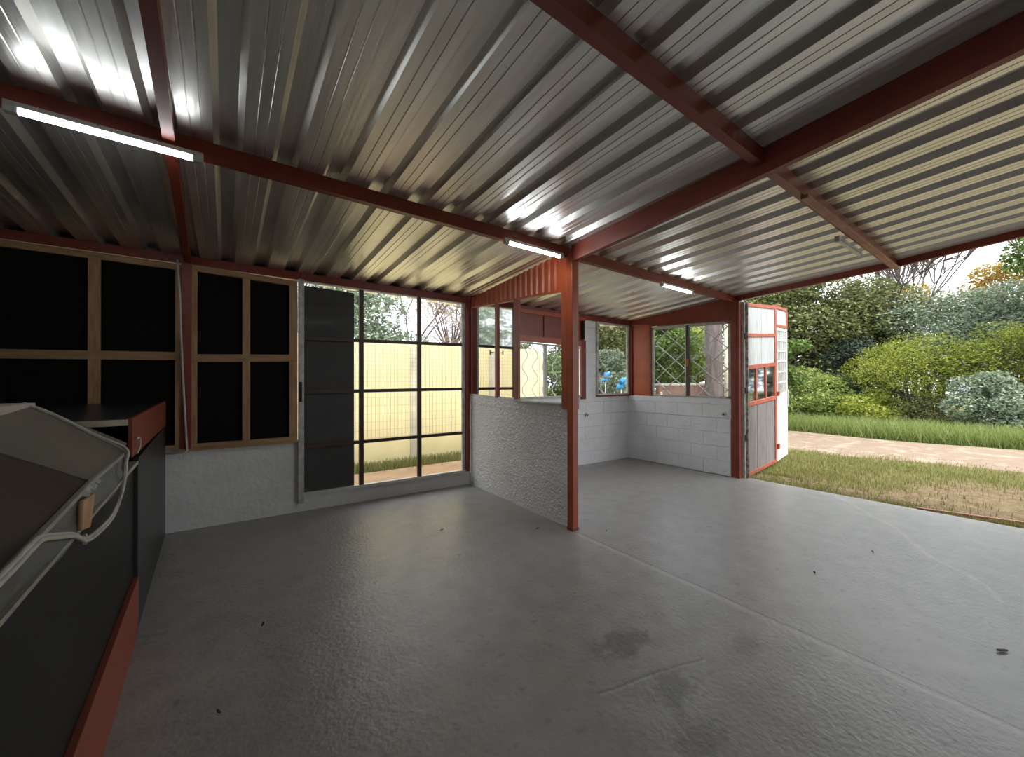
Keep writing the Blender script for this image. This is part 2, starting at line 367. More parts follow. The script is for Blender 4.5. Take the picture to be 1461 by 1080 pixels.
MB().hexa([(XL, yb(XL)+.04, zs(XL, 5)-.09), (6.2, yb(6.2)+.04, zs(6.2, 4.8)-.09), (6.2, yb(6.2)+.07, zs(6.2, 4.8)-.09), (XL, yb(XL)+.07, zs(XL, 5)-.09)],
          [(XL, yb(XL)+.04, zs(XL, 5)+.038), (6.2, yb(6.2)+.04, zs(6.2, 4.8)+.038), (6.2, yb(6.2)+.07, zs(6.2, 4.8)+.038), (XL, yb(XL)+.07, zs(XL, 5)+.038)]).build('light_block_strip', BLACK, **ST, label='added dark strip blocking light at the rib ends behind the eave beam')  # added to stop daylight leaking through the open rib ends, reads as dark gaps
CP = [(-.025, 0), (.025, 0), (.025, -.02), (.021, -.02), (.021, -.004), (-.021, -.004), (-.021, -.096), (.021, -.096), (.021, -.080), (.025, -.080), (.025, -.10), (-.025, -.10)]
def cprof(w_, h_):
    a = w_/2; t = .004
    return [(-a, 0), (a, 0), (a, -.02), (a-t, -.02), (a-t, -t), (-a+t, -t), (-a+t, -h_+t), (a-t, -h_+t), (a-t, -h_+.02), (a, -h_+.02), (a, -h_), (-a, -h_)]
def purlin(y, x0, x1, h_, name, label, cat='beam', m=RED, w_=.055, k=.01):
    t = MB(); X = [x0+(x1-x0)*i/6 for i in range(7)]
    for a, b in zip(X, X[1:]): t.extr(cprof(w_, h_), (a, y+k*a, zs(a, y)), (b, y+k*b, zs(b, y)))
    return t.build(name, m, label=label, category=cat)
def rafter(xf, y0, y1, h_, w_, name, label, m=RED, drop=0.):
    t = MB(); brk = sorted([y0, y1]+[y for y, _ in ZA if y0 < y < y1])
    for a, b in zip(brk, brk[1:]):
        xa, xb = xf(a), xf(b)
        pr = [(-w_/2, 0), (w_/2, 0), (w_/2, -h_), (-w_/2, -h_)]
        t.extr(pr, (xa, a, zs(xa, a)-drop), (xb, b, zs(xb, b)-drop), side=(1, 0, 0))
    return t.build(name, m, label=label, category='beam')
purlin(2.81, XL, 6.16, .095, 'roof_beam', 'red steel purlin with tube lights, running over the middle post')
purlin(1.05, XL, 6.20, .09, 'roof_beam', 'red steel purlin crossing the upper right, with an unlit tube light', m=RED)
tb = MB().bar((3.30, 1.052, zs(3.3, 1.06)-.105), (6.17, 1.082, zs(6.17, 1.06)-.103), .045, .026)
tb.build('lit_underside_strip', LIT_STEEL_TIMBER, label='lighter brown strip painting in the lit underside of the upper right purlin', category='batten')  # no separate part: lit underside of the purlin, put into a lighter colour
et = MB(); et.extr([(-.035, 0), (.035, 0), (.035, -.085), (-.035, -.085)], (XL, yb(XL)-.0, zs(XL, yb(XL))), (6.2, yb(6.2), zs(6.2, yb(6.2))))
et.build('eave_beam', RED, label='red steel beam along the top of the back wall', category='beam')
rafter(lambda y: -.245-.026*(y-2.81), YR, 4.90, .085, .05, 'roof_rafter', 'red steel rafter at left running down to the back wall post')
rafter(lambda y: 2.73+.035*(y-2.81), YR, 2.76, .155, .05, 'roof_rafter', 'deep dark red rafter running from the middle post over the right side')
rafter(lambda y: 6.20+.0*(y-2.81), YR, 4.72, .075, .05, 'roof_rafter', 'red steel rafter along the open right edge of the roof')

# ------------------------------------------------------------------ tube lights
def tube_light(xa, xb, y, lit, label, drop=.0, k=.01):
    za, zb = zs(xa, y)-.10-drop, zs(xb, y)-.10-drop
    root = thing('tube_light', ((xa+xb)/2, y, (za+zb)/2), label, 'light', 'tube lights under the purlins')
    A = Vector((xa, y+k*xa, za)); B = Vector((xb, y+k*xb, zb)); d = (B-A).normalized()
    bevel(MB().bar(A+Vector((0, 0, -.012)), B+Vector((0, 0, -.012)), .035, .024).build('housing', WHITE_DIRTY, root), .003)
    p = A+d*.045+Vector((0, -.002, -.036)); q = B-d*.045+Vector((0, -.002, -.036))
    MB().tube([p, q], .014, 12).build('tube', {0: TUBEOFF, 1: TUBEON, 2: TUBEON2}[lit], root, smooth=False)
    for c, s_ in ((A, 1), (B, -1)):
        e = c+Vector((0, 0, -.034)); bevel(MB().bar(e, e+d*.045*s_, .036, .034).build('end_cap', WHITE_DIRTY, root), .004)
    return root
tube_light(-.80, -.10, 2.745, 1, 'lit tube light at the left, under the purlin near the counter')
tube_light(1.92, 2.60, 2.745, 2, 'lit tube light beside the middle red post')
tube_light(4.24, 4.95, 2.77, 2, 'lit tube light furthest away, near the end wall window')
tube_light(4.33, 5.06, 1.10, 0, 'unlit tube light under the upper right purlin', drop=.02)

# ------------------------------------------------------------------ posts
def sq_post(name, x, y, z1, w_, label, m, tip=(0, 0)):
    root = thing(name, (x, y, 0), label, 'post')
    o = MB().hexa([(x-w_/2, y-w_/2, 0), (x+w_/2, y-w_/2, 0), (x+w_/2, y+w_/2, 0), (x-w_/2, y+w_/2, 0)],
                  [(x-w_/2+tip[0], y-w_/2+tip[1], z1), (x+w_/2+tip[0], y-w_/2+tip[1], z1), (x+w_/2+tip[0], y+w_/2+tip[1], z1), (x-w_/2+tip[0], y+w_/2+tip[1], z1)]).build('upright', m, root)
    bevel(o, .006); return root
pr = sq_post('steel_post', 2.735, 2.785, 2.68, .075, 'orange red steel post mid floor at the end of the stippled wall', RED_BRIGHT)
bevel(MB().box(2.70, 2.735, 2.826, 2.905, 1.165, 2.66).build('jamb_strip', RED_BRIGHT, pr), .004)
bevel(MB().box(2.772, 2.800, 2.76, 2.82, 1.165, 2.66).build('side_strip', RED_BRIGHT, pr), .004)
MB().box(2.695, 2.775, 2.745, 2.825, 0, .03).build('foot_plate', RED, pr)
# post at the end wall
pe = sq_post('steel_post', 6.165, 2.855, 2.64, .085, 'dark red steel post between the end wall and the folding gate', RED, tip=(.0, 0))
bevel(MB().box(6.125, 6.205, 2.775, 2.812, 0, 2.62).build('flange', RED, pe), .003)
# post in the back wall
pl_ = thing('steel_post', (-.295, yb(-.295), 0), 'red brown steel post in the back wall between the two netting screens', 'post')
bevel(MB().box(-.346, -.267, yb(0)-.055, yb(0)-.002, .80, 2.62).build('upright', RED, pl_), .004)
# corner post of the back right corner
pc = thing('steel_post', (6.14, 4.72, 1.16), 'dark red corner post where the back wall and end wall windows meet', 'post')
bevel(MB().box(6.13, 6.24, 4.68, 4.80, 1.16, 2.50).build('upright', RED, pc), .004)

# ------------------------------------------------------------------ walls
def wall_seg(name, x0, x1, z0, z1, m, th=.12, off=0., label='', zr=None):
    a = yb(x0)-off; b = yb(x1)-off; z1b = z1 if zr is None else zr
    return MB().hexa([(x0, a, z0), (x1, b, z0), (x1, b+th, z0), (x0, a+th, z0)], [(x0, a, z1), (x1, b, z1b), (x1, b+th, z1b), (x0, a+th, z1)]).build(name, m, **ST, label=label)
wb = thing('wall_back', (0, yb(0), 0), 'white painted low back wall along the windows', kind='structure')
def wseg(x0, x1, z0, z1, m, th=.12, off=0., zr=None, name='wall_section'):
    a = yb(x0)-off; b = yb(x1)-off; z1b = z1 if zr is None else zr
    return MB().hexa([(x0, a, z0), (x1, b, z0), (x1, b+th, z0), (x0, a+th, z0)], [(x0, a, z1), (x1, b, z1b), (x1, b+th, z1b), (x0, a+th, z1)]).build(name, m, wb)
wseg(XL, .665, 0, .80, W_BACK)
wseg(.665, 2.80, 0, .175, W_BACK, zr=.185)
wseg(2.80, 6.14, 0, .875, W_END)
wseg(2.80, 6.14, .875, 1.165, W_END, off=.008, name='cap_course')
wseg(4.99, 5.27, 1.165, 2.50, W_END, name='pier')
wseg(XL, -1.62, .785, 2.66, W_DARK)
bevel(MB().box(6.13, 6.25, 2.90, 4.80, 0, .875).build('wall_right', W_END, **ST, label='white end wall below the diagonal barred window'), .01)
we = MB().box(6.118, 6.26, 2.89, 4.81, .87, 1.165).build('wall_right', W_END, **ST, label='capping course on top of the white end wall'); bevel(we, .01)
# junction boxes
def round_fit(c, axis, label):
    r_ = thing('conduit_box', c, label, 'fitting'); a = Vector(axis); c = Vector(c)
    MB().tube([c, c+a*.03], .032, 16).build('box_body', WHITE_DIRTY, r_)
    MB().tube([c+a*.03, c+a*.034], .014, 12).build('hole', BLACK, r_)
round_fit((6.118, 2.985, .93), (-1, 0, 0), 'round white conduit box on the end wall under the barred window')
round_fit((5.03, yb(5.03)-.008, .855), (0, -1, 0), 'round conduit box on the back wall behind the middle post')

# partition with stippled plaster (really bumpy surface)
def stippled(x0, y0, x1, y1, zt0, zt1, th, name, label):
    A = Vector((x0, y0, 0)); B = Vector((x1, y1, 0)); d = (B-A); L = d.length; u = d/L; nrm = Vector((u.y, -u.x, 0))
    if nrm.x > 0: nrm = -nrm
    nx, nz = 150, 92
    rng = np.random.default_rng(5)
    h_ = rng.random((nz+1, nx+1)); h_ = (h_+np.roll(h_, 1, 0)+np.roll(h_, 1, 1)+np.roll(h_, -1, 1))/4
    h_ = np.where(h_ > .52, h_, .52-(.52-h_)*.35)
    m = MB()
    for j in range(nz+1):
        for i in range(nx+1):
            s_ = L*i/nx; zt = zt0+(zt1-zt0)*i/nx; z = zt*j/nz
            step = 0. if z < zt-.13 else .006
            p = A+u*s_+nrm*(step+(h_[j, i]-.5)*.026*(1 if 0 < j < nz else 0)); m.v.append((p.x, p.y, z))
    for j in range(nz):
        for i in range(nx):
            a = j*(nx+1)+i; m.f.append((a, a+nx+1, a+nx+2, a+1))
    q = [A-nrm*th, B-nrm*th]; n0 = len(m.v)
    m.hexa([A-nrm*.004, B-nrm*.004, q[1], q[0]], [A-nrm*.004+Vector((0, 0, zt0)), B-nrm*.004+Vector((0, 0, zt1)), q[1]+Vector((0, 0, zt1)), q[0]+Vector((0, 0, zt0))])
    return m.build(name, W_ROUGH, smooth=True, **ST, label=label)
stippled(2.787, 4.885, 2.735, 2.83, 1.27, 1.20, .10, 'wall_partition', 'low white partition wall with coarse stippled plaster')
# corrugated red gable above the partition opening
def gable():
    root = thing('gable_panel', (2.72, 3.8, 2.35), 'orange red corrugated gable sheet above the stippled partition wall', 'panel')
    m = MB(); y = 2.83; k = 0; pts = []
    while y < 4.90:
        for dy, dx in ((0, 0), (.045, 0), (.058, .02), (.088, .02)):
            pts.append((y+dy, dx))
        y += .102
    for y, dx in pts:
        x = 2.735+.026*(y-2.83); zb = 2.352+.062*(y-2.83)
        m.v += [(x-.01+dx, y, zb), (x-.01+dx, y, zs(x, y)-.012)]
    for i in range(len(pts)-1): a = i*2; m.f.append((a, a+1, a+3, a+2))
    o = m.build('corrugated_sheet', RED_BRIGHT, root); s_ = o.modifiers.new('t', 'SOLIDIFY'); s_.thickness = .002
    bevel(MB().bar((2.733, 2.85, 2.345), (2.787, 4.87, 2.468), .035, .022).build('bottom_rail', RED_BRIGHT, root), .002)
gable()
w3 = thing('window_3', (2.75, 3.8, 1.2), 'partition opening with red mullions above the stippled wall', kind='structure')
def xp_(y): return 2.735+.026*(y-2.83)
for y in (4.15, 3.72):
    bevel(MB().box(xp_(y)-.02, xp_(y)+.02, y-(.028 if y > 4 else .04), y+(.028 if y > 4 else .04), 1.235, 2.352+.062*(y-2.83)).build('mullion', RED, w3), .003)
bevel(MB().box(xp_(4.84)-.02, xp_(4.84)+.02, 4.80, 4.87, 1.265, 2.47).build('jamb', RED, w3), .003)
MB().bar((2.72, 4.15, 1.80), (2.67, 4.17, 1.80), .012, .012).tube([(2.675, 4.17, 1.83), (2.675, 4.17, 1.77)], .007, 8).build('latch', RED, w3)
for y0, y1 in ((4.18, 4.80), (3.76, 4.12)):
    MB().quad((xp_(y0), y0, 1.25), (xp_(y1), y1, 1.26), (xp_(y1), y1, 2.36+.062*(y1-2.83)), (xp_(y0), y0, 2.36+.062*(y0-2.83))).build('pane', GLASS, w3)
bevel(MB().box(2.70, 2.80, 2.88, 3.70, 1.203, 1.222).build('sill', WHITE_DIRTY, w3), .004)

# ------------------------------------------------------------------ netting screens (wood frames)
def screen(name, xs, zb, zt0, zt1, zm, label, gpos):
    r_ = thing(name, ((xs[0][0]+xs[-1][1])/2, yb(xs[0][0])-.04, zb), label, 'screen')
    def y_(x): return yb(x)-.05
    X0, X1 = xs[0][0], xs[-1][1]
    def top(x): return zt0+(zt1-zt0)*(x-X0)/(X1-X0)
    def rail(za, zb_, zc, zd, nm):
        MB_ = MB().hexa([(X0, y_(X0)-.001, za), (X1, y_(X1)-.001, zc), (X1, y_(X1)+.034, zc), (X0, y_(X0)+.034, za)], [(X0, y_(X0)-.001, zb_), (X1, y_(X1)-.001, zd), (X1, y_(X1)+.034, zd), (X0, y_(X0)+.034, zb_)])
        bevel(MB_.build(nm, WOODH, r_), .002)
    for a, b in xs:
        bevel(MB().hexa([(a, y_(a), zb), (b, y_(b), zb), (b, y_(b)+.035, zb), (a, y_(a)+.035, zb)], [(a, y_(a), top(a)), (b, y_(b), top(b)), (b, y_(b)+.035, top(b)), (a, y_(a)+.035, top(a))]).build('stile', WOOD, r_), .002)
    rail(zt0-.06, zt0, zt1-.06, zt1, 'top_rail'); rail(zm[0]-.038, zm[0]+.038, zm[1]-.038, zm[1]+.038, 'middle_rail'); rail(zb, zb+.04, zb, zb+.04, 'bottom_rail')
    o = MB().hexa([(X0+.01, y_(X0)+.036, zb+.005), (X1-.01, y_(X1)+.036, zb+.005), (X1-.01, y_(X1)+.042, zb+.005), (X0+.01, y_(X0)+.042, zb+.005)],
                  [(X0+.01, y_(X0)+.036, zt0-.01), (X1-.01, y_(X1)+.036, zt1-.01), (X1-.01, y_(X1)+.042, zt1-.01), (X0+.01, y_(X0)+.042, zt0-.01)]).build('netting', BLACKNET, r_)
screen('netting_screen', [(-1.62, -1.55), (-.975, -.898), (-.392, -.345)], .80, 2.60, 2.575, (1.672, 1.69), 'raw pine framed screen with black netting behind the counter', 0)
screen('netting_screen', [(-.268, -.225), (.140, .206), (.562, .640)], .80, 2.585, 2.545, (1.675, 1.70), 'raw pine framed screen with black netting beside the big steel window', 0)
sl = MB().hexa([(-.36, yb(0)-.058, .775), (.66, yb(.6)-.06, .775), (.66, yb(.6), .775), (-.36, yb(0), .775)], [(-.36, yb(0)-.058, .80), (.66, yb(.6)-.06, .80), (.66, yb(.6), .80), (-.36, yb(0), .80)])
bevel(sl.build('trim_1', WOODH, **ST, label='raw wood sill strip under the netting screens'), .003)
MB().tube([(-.372, yb(0)-.085, 2.60), (-.352, yb(0)-.08, 2.25), (-.345, yb(0)-.075, 1.9), (-.326, yb(0)-.075, 1.4), (-.305, yb(0)-.07, .9), (-.298, yb(0)-.07, .785), (-.33, yb(0)-.068, .765), (-.47, yb(-.4)-.066, .77)], .009, 8).build(
    'cable', CABLE, smooth=True, label='white cable running down the back wall post', category='cable')

# ------------------------------------------------------------------ window 1: big steel window
w1 = thing('window_1', (1.7, yb(1.7), .18), 'large steel grid window looking out on the cream fence', kind='structure')
def yw(x, o=.03): return yb(x)-o
def vbar(x0, x1, z0, z1, nm, m, par, d0=.035, d1=.0):
    return bevel(MB().hexa([(x0, yw(x0, d0), z0), (x1, yw(x1, d0), z0), (x1, yw(x1, d1), z0), (x0, yw(x0, d1), z0)], [(x0, yw(x0, d0), z1), (x1, yw(x1, d0), z1), (x1, yw(x1, d1), z1), (x0, yw(x0, d1), z1)]).build(nm, m, par), .002)
def hbar(x0, x1, za, zb_, t_, nm, m, par, d0=.03, d1=.0):
    return bevel(MB().hexa([(x0, yw(x0, d0), za-t_), (x1, yw(x1, d0), zb_-t_), (x1, yw(x1, d1), zb_-t_), (x0, yw(x0, d1), za-t_)], [(x0, yw(x0, d0), za+t_), (x1, yw(x1, d0), zb_+t_), (x1, yw(x1, d1), zb_+t_), (x0, yw(x0, d1), za+t_)]).build(nm, m, par), .002)
vbar(.648, .705, .10, 2.575, 'jamb', WHITE_DIRTY, w1, .05, 0)['label'] = 'white painted jamb'
vbar(.655, .683, 1.22, 1.44, 'lock', BLACK, w1, .062, .04)
hbar(.66, 2.72, .192, .200, .014, 'sill', WHITE, w1, .045, 0)
hbar(.70, 2.73, 2.56, 2.525, .012, 'head', WHITE, w1, .03, .0)
for x in (1.318, 2.04): vbar(x-.026, x+.026, .20, 2.54, 'mullion', BROWN_BAR, w1)
vbar(2.655, 2.70, .20, 2.53, 'jamb', WHITE_DIRTY, w1, .03, 0)
vbar(2.70, 2.765, .19, 2.55, 'jamb', RED, w1, .05, 0)
for z0, z1 in ((1.925, 1.945), (1.327, 1.335), (.716, .726)): hbar(.70, 2.66, z0, z1, .02, 'glazing_bar', BROWN_BAR, w1, .028, .004)
MB().hexa([(.70, yw(.7, -.012), .20), (1.245, yw(1.245, -.012), .205), (1.245, yw(1.245, -.03), .205), (.70, yw(.7, -.03), .20)],
          [(.70, yw(.7, -.012), 2.52), (1.245, yw(1.245, -.012), 2.50), (1.245, yw(1.245, -.03), 2.50), (.70, yw(.7, -.03), 2.52)]).build('shade_board', SHADE, w1, label='dark grey shade board covering the left quarter')
MB().quad((.70, yw(.7, -.004), .20), (2.66, yw(2.66, -.004), .20), (2.66, yw(2.66, -.004), 2.53), (.70, yw(.7, -.004), 2.55)).build('pane', HAZY, w1)
wm = MB()
x = 1.27
while x < 2.66:
    wm.bar((x, yw(x, -.05), .73), (x, yw(x, -.05), 1.93), .0022, .0022); x += .047
z = .74
while z < 1.93:
    wm.bar((1.26, yw(1.26, -.05), z), (2.66, yw(2.66, -.05), z), .0022, .0022); z += (.05 if z > 1.3 else .1)
wm.build('wire_mesh', mat('thin_grey_wire', (.25, .24, .2), .5, .3), w1)

# ------------------------------------------------------------------ window 2: back wall window of the kiosk, red panel over it
w2 = thing('window_2', (3.9, yb(3.9), 1.17), 'kiosk back window with white wavy burglar bars', kind='structure')
vbar(2.83, 2.88, 1.17, 2.50, 'jamb', WHITE_DIRTY, w2)
vbar(4.10, 4.15, 1.17, 2.03, 'mullion', WHITE_DIRTY, w2)
vbar(3.50, 3.545, 1.17, 2.50, 'mullion', WHITE_DIRTY, w2)
vbar(4.90, 4.99, 1.13, 2.13, 'jamb', RED, w2, .05)
hbar(2.83, 4.92, 1.18, 1.18, .018, 'sill', WHITE_DIRTY, w2)
hbar(3.55, 4.90, 2.035, 2.00, .012, 'head', WHITE_DIRTY, w2)
hbar(2.86, 3.50, 2.02, 2.02, .012, 'glazing_bar', WHITE_DIRTY, w2)
MB().quad((2.88, yb(2.88)-.002, 1.19), (4.90, yb(4.9)-.002, 1.19), (4.90, yb(4.9)-.002, 2.03), (2.88, yb(2.88)-.002, 2.03)).build('pane', GLASS, w2)
def wavy(x0, z0, z1, ph, par, yo, amp=.055, wl=.36):
    pts = [(x0+amp*math.sin(2*math.pi*(z0+(z1-z0)*k/26)/wl+ph), yb(x0)+yo, z0+(z1-z0)*k/26) for k in range(27)]
    MB().tube(pts, .0075, 6).build('burglar_bar', WHITE, par, smooth=True)
for k in range(10): wavy(2.98+k*.20, 1.19, 2.02, 0.8, w2, .05)
rp = thing('fascia_panel', (4.2, yb(4.2)-.03, 2.05), 'dark red battened panel over the kiosk back window', 'panel')
hbar(3.58, 4.99, 2.30, 2.27, .235, 'board', RED, rp, .02, -.01)
hbar(3.56, 4.99, 2.10, 2.07, .048, 'rail', RED_BRIGHT, rp, .045, .02)
hbar(3.56, 4.99, 2.52, 2.49, .03, 'rail', RED_BRIGHT, rp, .045, .02)
for x in (3.585, 4.12, 4.945): vbar(x-.025, x+.025, 2.14, 2.48, 'batten', RED, rp, .035, .018)
# dark vertical shutter strip seen just right of the post, with its pinkish reveal
sh = thing('folded_shutter', (4.86, 4.62, 1.16), 'narrow dark shutter board on the kiosk window side behind the middle post', 'shutter')
bevel(MB().box(4.90, 4.945, yb(4.9)-.075, yb(4.9)-.052, 2.15, 2.46).build('board', BLACKP, sh), .003)

# ------------------------------------------------------------------ window 4: back wall right, window 5: end wall
w4 = thing('window_4', (5.75, yb(5.75), 1.17), 'single window in the back wall near the corner with white scroll bars', kind='structure')
for a, b in ((5.275, 5.31), (6.07, 6.115)): vbar(a, b, 1.18, 2.47, 'jamb', WHITE_DIRTY, w4)
hbar(5.27, 6.12, 1.175, 1.175, .012, 'sill', RED, w4, .045); hbar(5.30, 6.08, 1.20, 1.20, .013, 'bottom_rail', WHITE, w4)
hbar(5.27, 6.12, 2.47, 2.455, .02, 'head', WHITE_DIRTY, w4)
MB().quad((5.31, yb(5.3)-.002, 1.19), (6.07, yb(6.07)-.002, 1.19), (6.07, yb(6.07)-.002, 2.46), (5.31, yb(5.3)-.002, 2.46)).build('pane', GLASS, w4)
sc = MB()
def arc(cx, cz, r, a0, a1, n=16): return [(cx+r*math.cos(a0+(a1-a0)*k/n), yb(cx)+.06, cz+r*math.sin(a0+(a1-a0)*k/n)) for k in range(n+1)]
sc.tube([(5.31, yb(5.3)+.06, 1.62)]+arc(5.62, 1.47, .26, math.pi*.86, math.pi*1.45), .010, 6)
sc.tube(arc(5.66, 1.36, .20, math.pi*.60, math.pi*1.30), .010, 6)
sc.tube([(5.40, yb(5.4)+.06, 1.53), (5.55, yb(5.5)+.06, 1.52), (5.70, yb(5.7)+.06, 1.50)], .012, 6)
sc.tube([(5.31, yb(5.3)+.06, 1.41), (5.62, yb(5.6)+.06, 1.41)], .007, 6)
sc.build('scroll_bar', WHITE, w4, smooth=True)

w5 = thing('window_5', (6.18, 3.6, 1.17), 'double casement window in the end wall with white diagonal bars', kind='structure')
def ebox(y0, y1, z0, z1, z0b, z1b, nm, m, par, x0=6.15, x1=6.19, bv=.002):
    return bevel(MB().hexa([(x0, y0, z0), (x1, y0, z0), (x1, y1, z0b), (x0, y1, z0b)], [(x0, y0, z1), (x1, y0, z1), (x1, y1, z1b), (x0, y1, z1b)]).build(nm, m, par), bv)
ebox(2.90, 2.945, 1.17, 2.33, 1.17, 2.33, 'jamb', WHITE_DIRTY, w5)
ebox(4.235, 4.27, 1.17, 2.38, 1.17, 2.38, 'jamb', WHITE_DIRTY, w5)
ebox(2.90, 4.27, 2.30, 2.345, 2.345, 2.39, 'head', WHITE_DIRTY, w5)
ebox(2.90, 4.27, 1.165, 1.20, 1.165, 1.20, 'sill', WHITE_DIRTY, w5)
ebox(3.572, 3.612, 1.19, 2.35, 1.19, 2.35, 'mullion', BROWN_BAR, w5, 6.135, 6.19)
ebox(3.615, 3.635, 1.20, 2.35, 1.20, 2.35, 'sash_stile', WHITE, w5, 6.155, 6.185)
ebox(3.56, 3.60, 1.68, 1.80, 1.68, 1.80, 'latch', RED_BRIGHT, w5, 6.105, 6.135, .008)
MB().quad((6.17, 2.94, 1.19), (6.17, 4.24, 1.19), (6.17, 4.24, 2.38), (6.17, 2.94, 2.34)).build('pane', GLASS, w5)
def clip_line(y0, z0, dy, dz, ya, yb2, za, zb2):
    t0, t1 = -9, 9
    for p, d, lo, hi in ((y0, dy, ya, yb2), (z0, dz, za, zb2)):
        a, b = (lo-p)/d, (hi-p)/d; a, b = min(a, b), max(a, b); t0 = max(t0, a); t1 = min(t1, b)
    return (t0, t1) if t1-t0 > .02 else None
for (ya, yc) in ((2.95, 3.57), (3.64, 4.23)):
    for sgn in (1, -1):
        for k in range(-5, 6):
            y0 = (ya+yc)/2+.1+k*.38; r_ = clip_line(y0, 1.62, -1*sgn, -.85, ya, yc, 1.21, 2.33)
            if r_:
                P = [(6.21, y0+t*(-1*sgn), 1.62-.85*t) for t in r_]
                MB().bar(P[0], P[1], .012, .012).build('burglar_bar', WHITE, w5)
ep = thing('infill_panel', (6.16, 4.5, 1.17), 'flat orange red panel between the corner post and the barred window', 'panel')
ebox(4.30, 4.70, 1.167, 2.44, 1.167, 2.46, 'sheet', RED_DOOR if False else RED_BRIGHT, ep, 6.16, 6.18)
ebox(4.27, 4.31, 1.167, 2.44, 1.167, 2.44, 'edge_batten', RED, ep, 6.135, 6.165)
gp = thing('gable_panel', (6.15, 3.8, 2.35), 'dark red sloping board above the barred end wall window', 'panel')
m = MB(); m.hexa([(6.14, 2.90, 2.345), (6.165, 2.90, 2.345), (6.165, 4.76, 2.47), (6.14, 4.76, 2.47)], [(6.14, 2.90, zs(6.14, 2.9)-.02), (6.165, 2.90, zs(6.14, 2.9)-.02), (6.165, 4.76, zs(6.14, 4.76)-.0), (6.14, 4.76, zs(6.14, 4.76)-.0)])
bevel(m.build('board', RED, gp), .003)
ebox(2.90, 4.30, 2.335, 2.365, 2.405, 2.435, 'bottom_rail', RED, gp, 6.11, 6.14)

# ------------------------------------------------------------------ outer walls the photo does not show (close the room behind the camera)
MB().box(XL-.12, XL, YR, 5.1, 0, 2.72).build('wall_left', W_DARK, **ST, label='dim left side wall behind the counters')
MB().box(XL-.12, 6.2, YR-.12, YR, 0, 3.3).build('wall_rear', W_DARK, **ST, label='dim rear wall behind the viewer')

# ------------------------------------------------------------------ folding gate
g1 = thing('door_1', (6.23, 2.75, 0), 'open folding gate with red frame, pale boards, small panes and grey boards', kind='structure')
GA = Vector((6.235, 2.755, 0)); GB = Vector((7.47, 2.80, 0)); GC = Vector((8.20, 2.90, 0))
def gate_pt(s, z, off=0., A=GA, B=GB, lift=.085):     # s 0..1 along the leaf
    d = B-A; n_ = Vector((d.y, -d.x, 0)).normalized(); p = A+d*s+n_*off
    return (p.x, p.y, z+lift*s)
def gslab(s0, s1, z0, z1, o0, o1, nm, m, par, A=GA, B=GB, lift=.085, base=0., bv=.003, **k):
    q = lambda s, z, o: tuple(Vector(gate_pt(s, z, o, A, B, lift))+Vector((0, 0, base)))
    o = MB().hexa([q(s0, z0, o0), q(s1, z0, o0), q(s1, z0, o1), q(s0, z0, o1)], [q(s0, z1, o0), q(s1, z1, o0), q(s1, z1, o1), q(s0, z1, o1)]).build(nm, m, par, **k)
    return bevel(o, bv)
gslab(0, .055, 0, 2.59, -.02, .02, 'stile', RED_DOOR, g1); gslab(.935, 1, .0, 2.62, -.02, .02, 'stile', RED_DOOR, g1)
for z0, z1 in ((0, .05), (1.045, 1.105), (1.60, 1.66), (2.085, 2.14), (2.545, 2.60)): gslab(.05, .94, z0, z1, -.018, .02, 'rail', RED_DOOR, g1)
for s in (.335, .635): gslab(s-.016, s+.016, 1.10, 1.60, -.014, .018, 'glazing_bar', RED_DOOR, g1)
gslab(.05, .94, 1.10, 1.61, -.002, .002, 'pane', GLASS, g1, bv=.0005)
for z0, z1, m_, nm in ((.045, 1.05, GREYWOOD, 'lower_board'), (1.655, 2.09, PALEWOOD, 'upper_board'), (2.135, 2.55, PALEWOOD, 'top_board')):
    for a, b in ((.055, .36), (.368, .655), (.66, .935)) if nm == 'lower_board' else ((.055, .50), (.507, .935)):
        gslab(a, b, z0, z1, -.008, .008, nm, m_, g1)
gslab(.975, 1.03, 1.10, 1.17, .02, .05, 'bolt', RED_DOOR, g1); gslab(.975, 1.03, .22, .30, .02, .05, 'bolt', RED_DOOR, g1)
# second leaf, white, hinged on and folded on outward
k2 = dict(A=GB, B=GC, lift=.03, base=.085)
gslab(.02, 1, 0.0, 1.12, -.012, .012, 'white_panel', WHITE, g1, **k2, label='white painted lower half of the outer leaf')
gslab(.02, .09, 1.12, 2.22, -.012, .012, 'white_stile', WHITE, g1, **k2); gslab(.93, 1, 1.12, 2.22, -.012, .012, 'white_stile', WHITE, g1, **k2)
gslab(.02, 1, 2.20, 2.25, -.012, .012, 'white_rail', WHITE, g1, **k2)
for s in (.25, .42, .59, .76): gslab(s-.012, s+.012, 1.12, 2.2, -.01, .01, 'grille_bar', WHITE, g1, bv=.001, **k2)
for z in (1.30, 1.48, 1.66, 1.84, 2.02): gslab(.09, .93, z, z+.022, -.008, .008, 'grille_bar', WHITE, g1, bv=.001, **k2)
gslab(.0, 1.0, 2.25, 2.30, -.02, .02, 'transom_rail', RED_DOOR, g1, **k2); gslab(.0, 1.0, 2.56, 2.61, -.02, .02, 'transom_rail', RED_DOOR, g1, **k2)
gslab(.90, 1.0, 2.25, 2.6, -.02, .02, 'transom_stile', RED_DOOR, g1, **k2); gslab(.02, .9, 2.3, 2.56, -.006, .006, 'transom_board', PALEWOOD, g1, **k2)
MB().tube([gate_pt(.97, .95, .03, GB, GC, .03), gate_pt(.97, 1.25, .03, GB, GC, .03)], .008, 8).build('pull_handle', WHITE, g1)
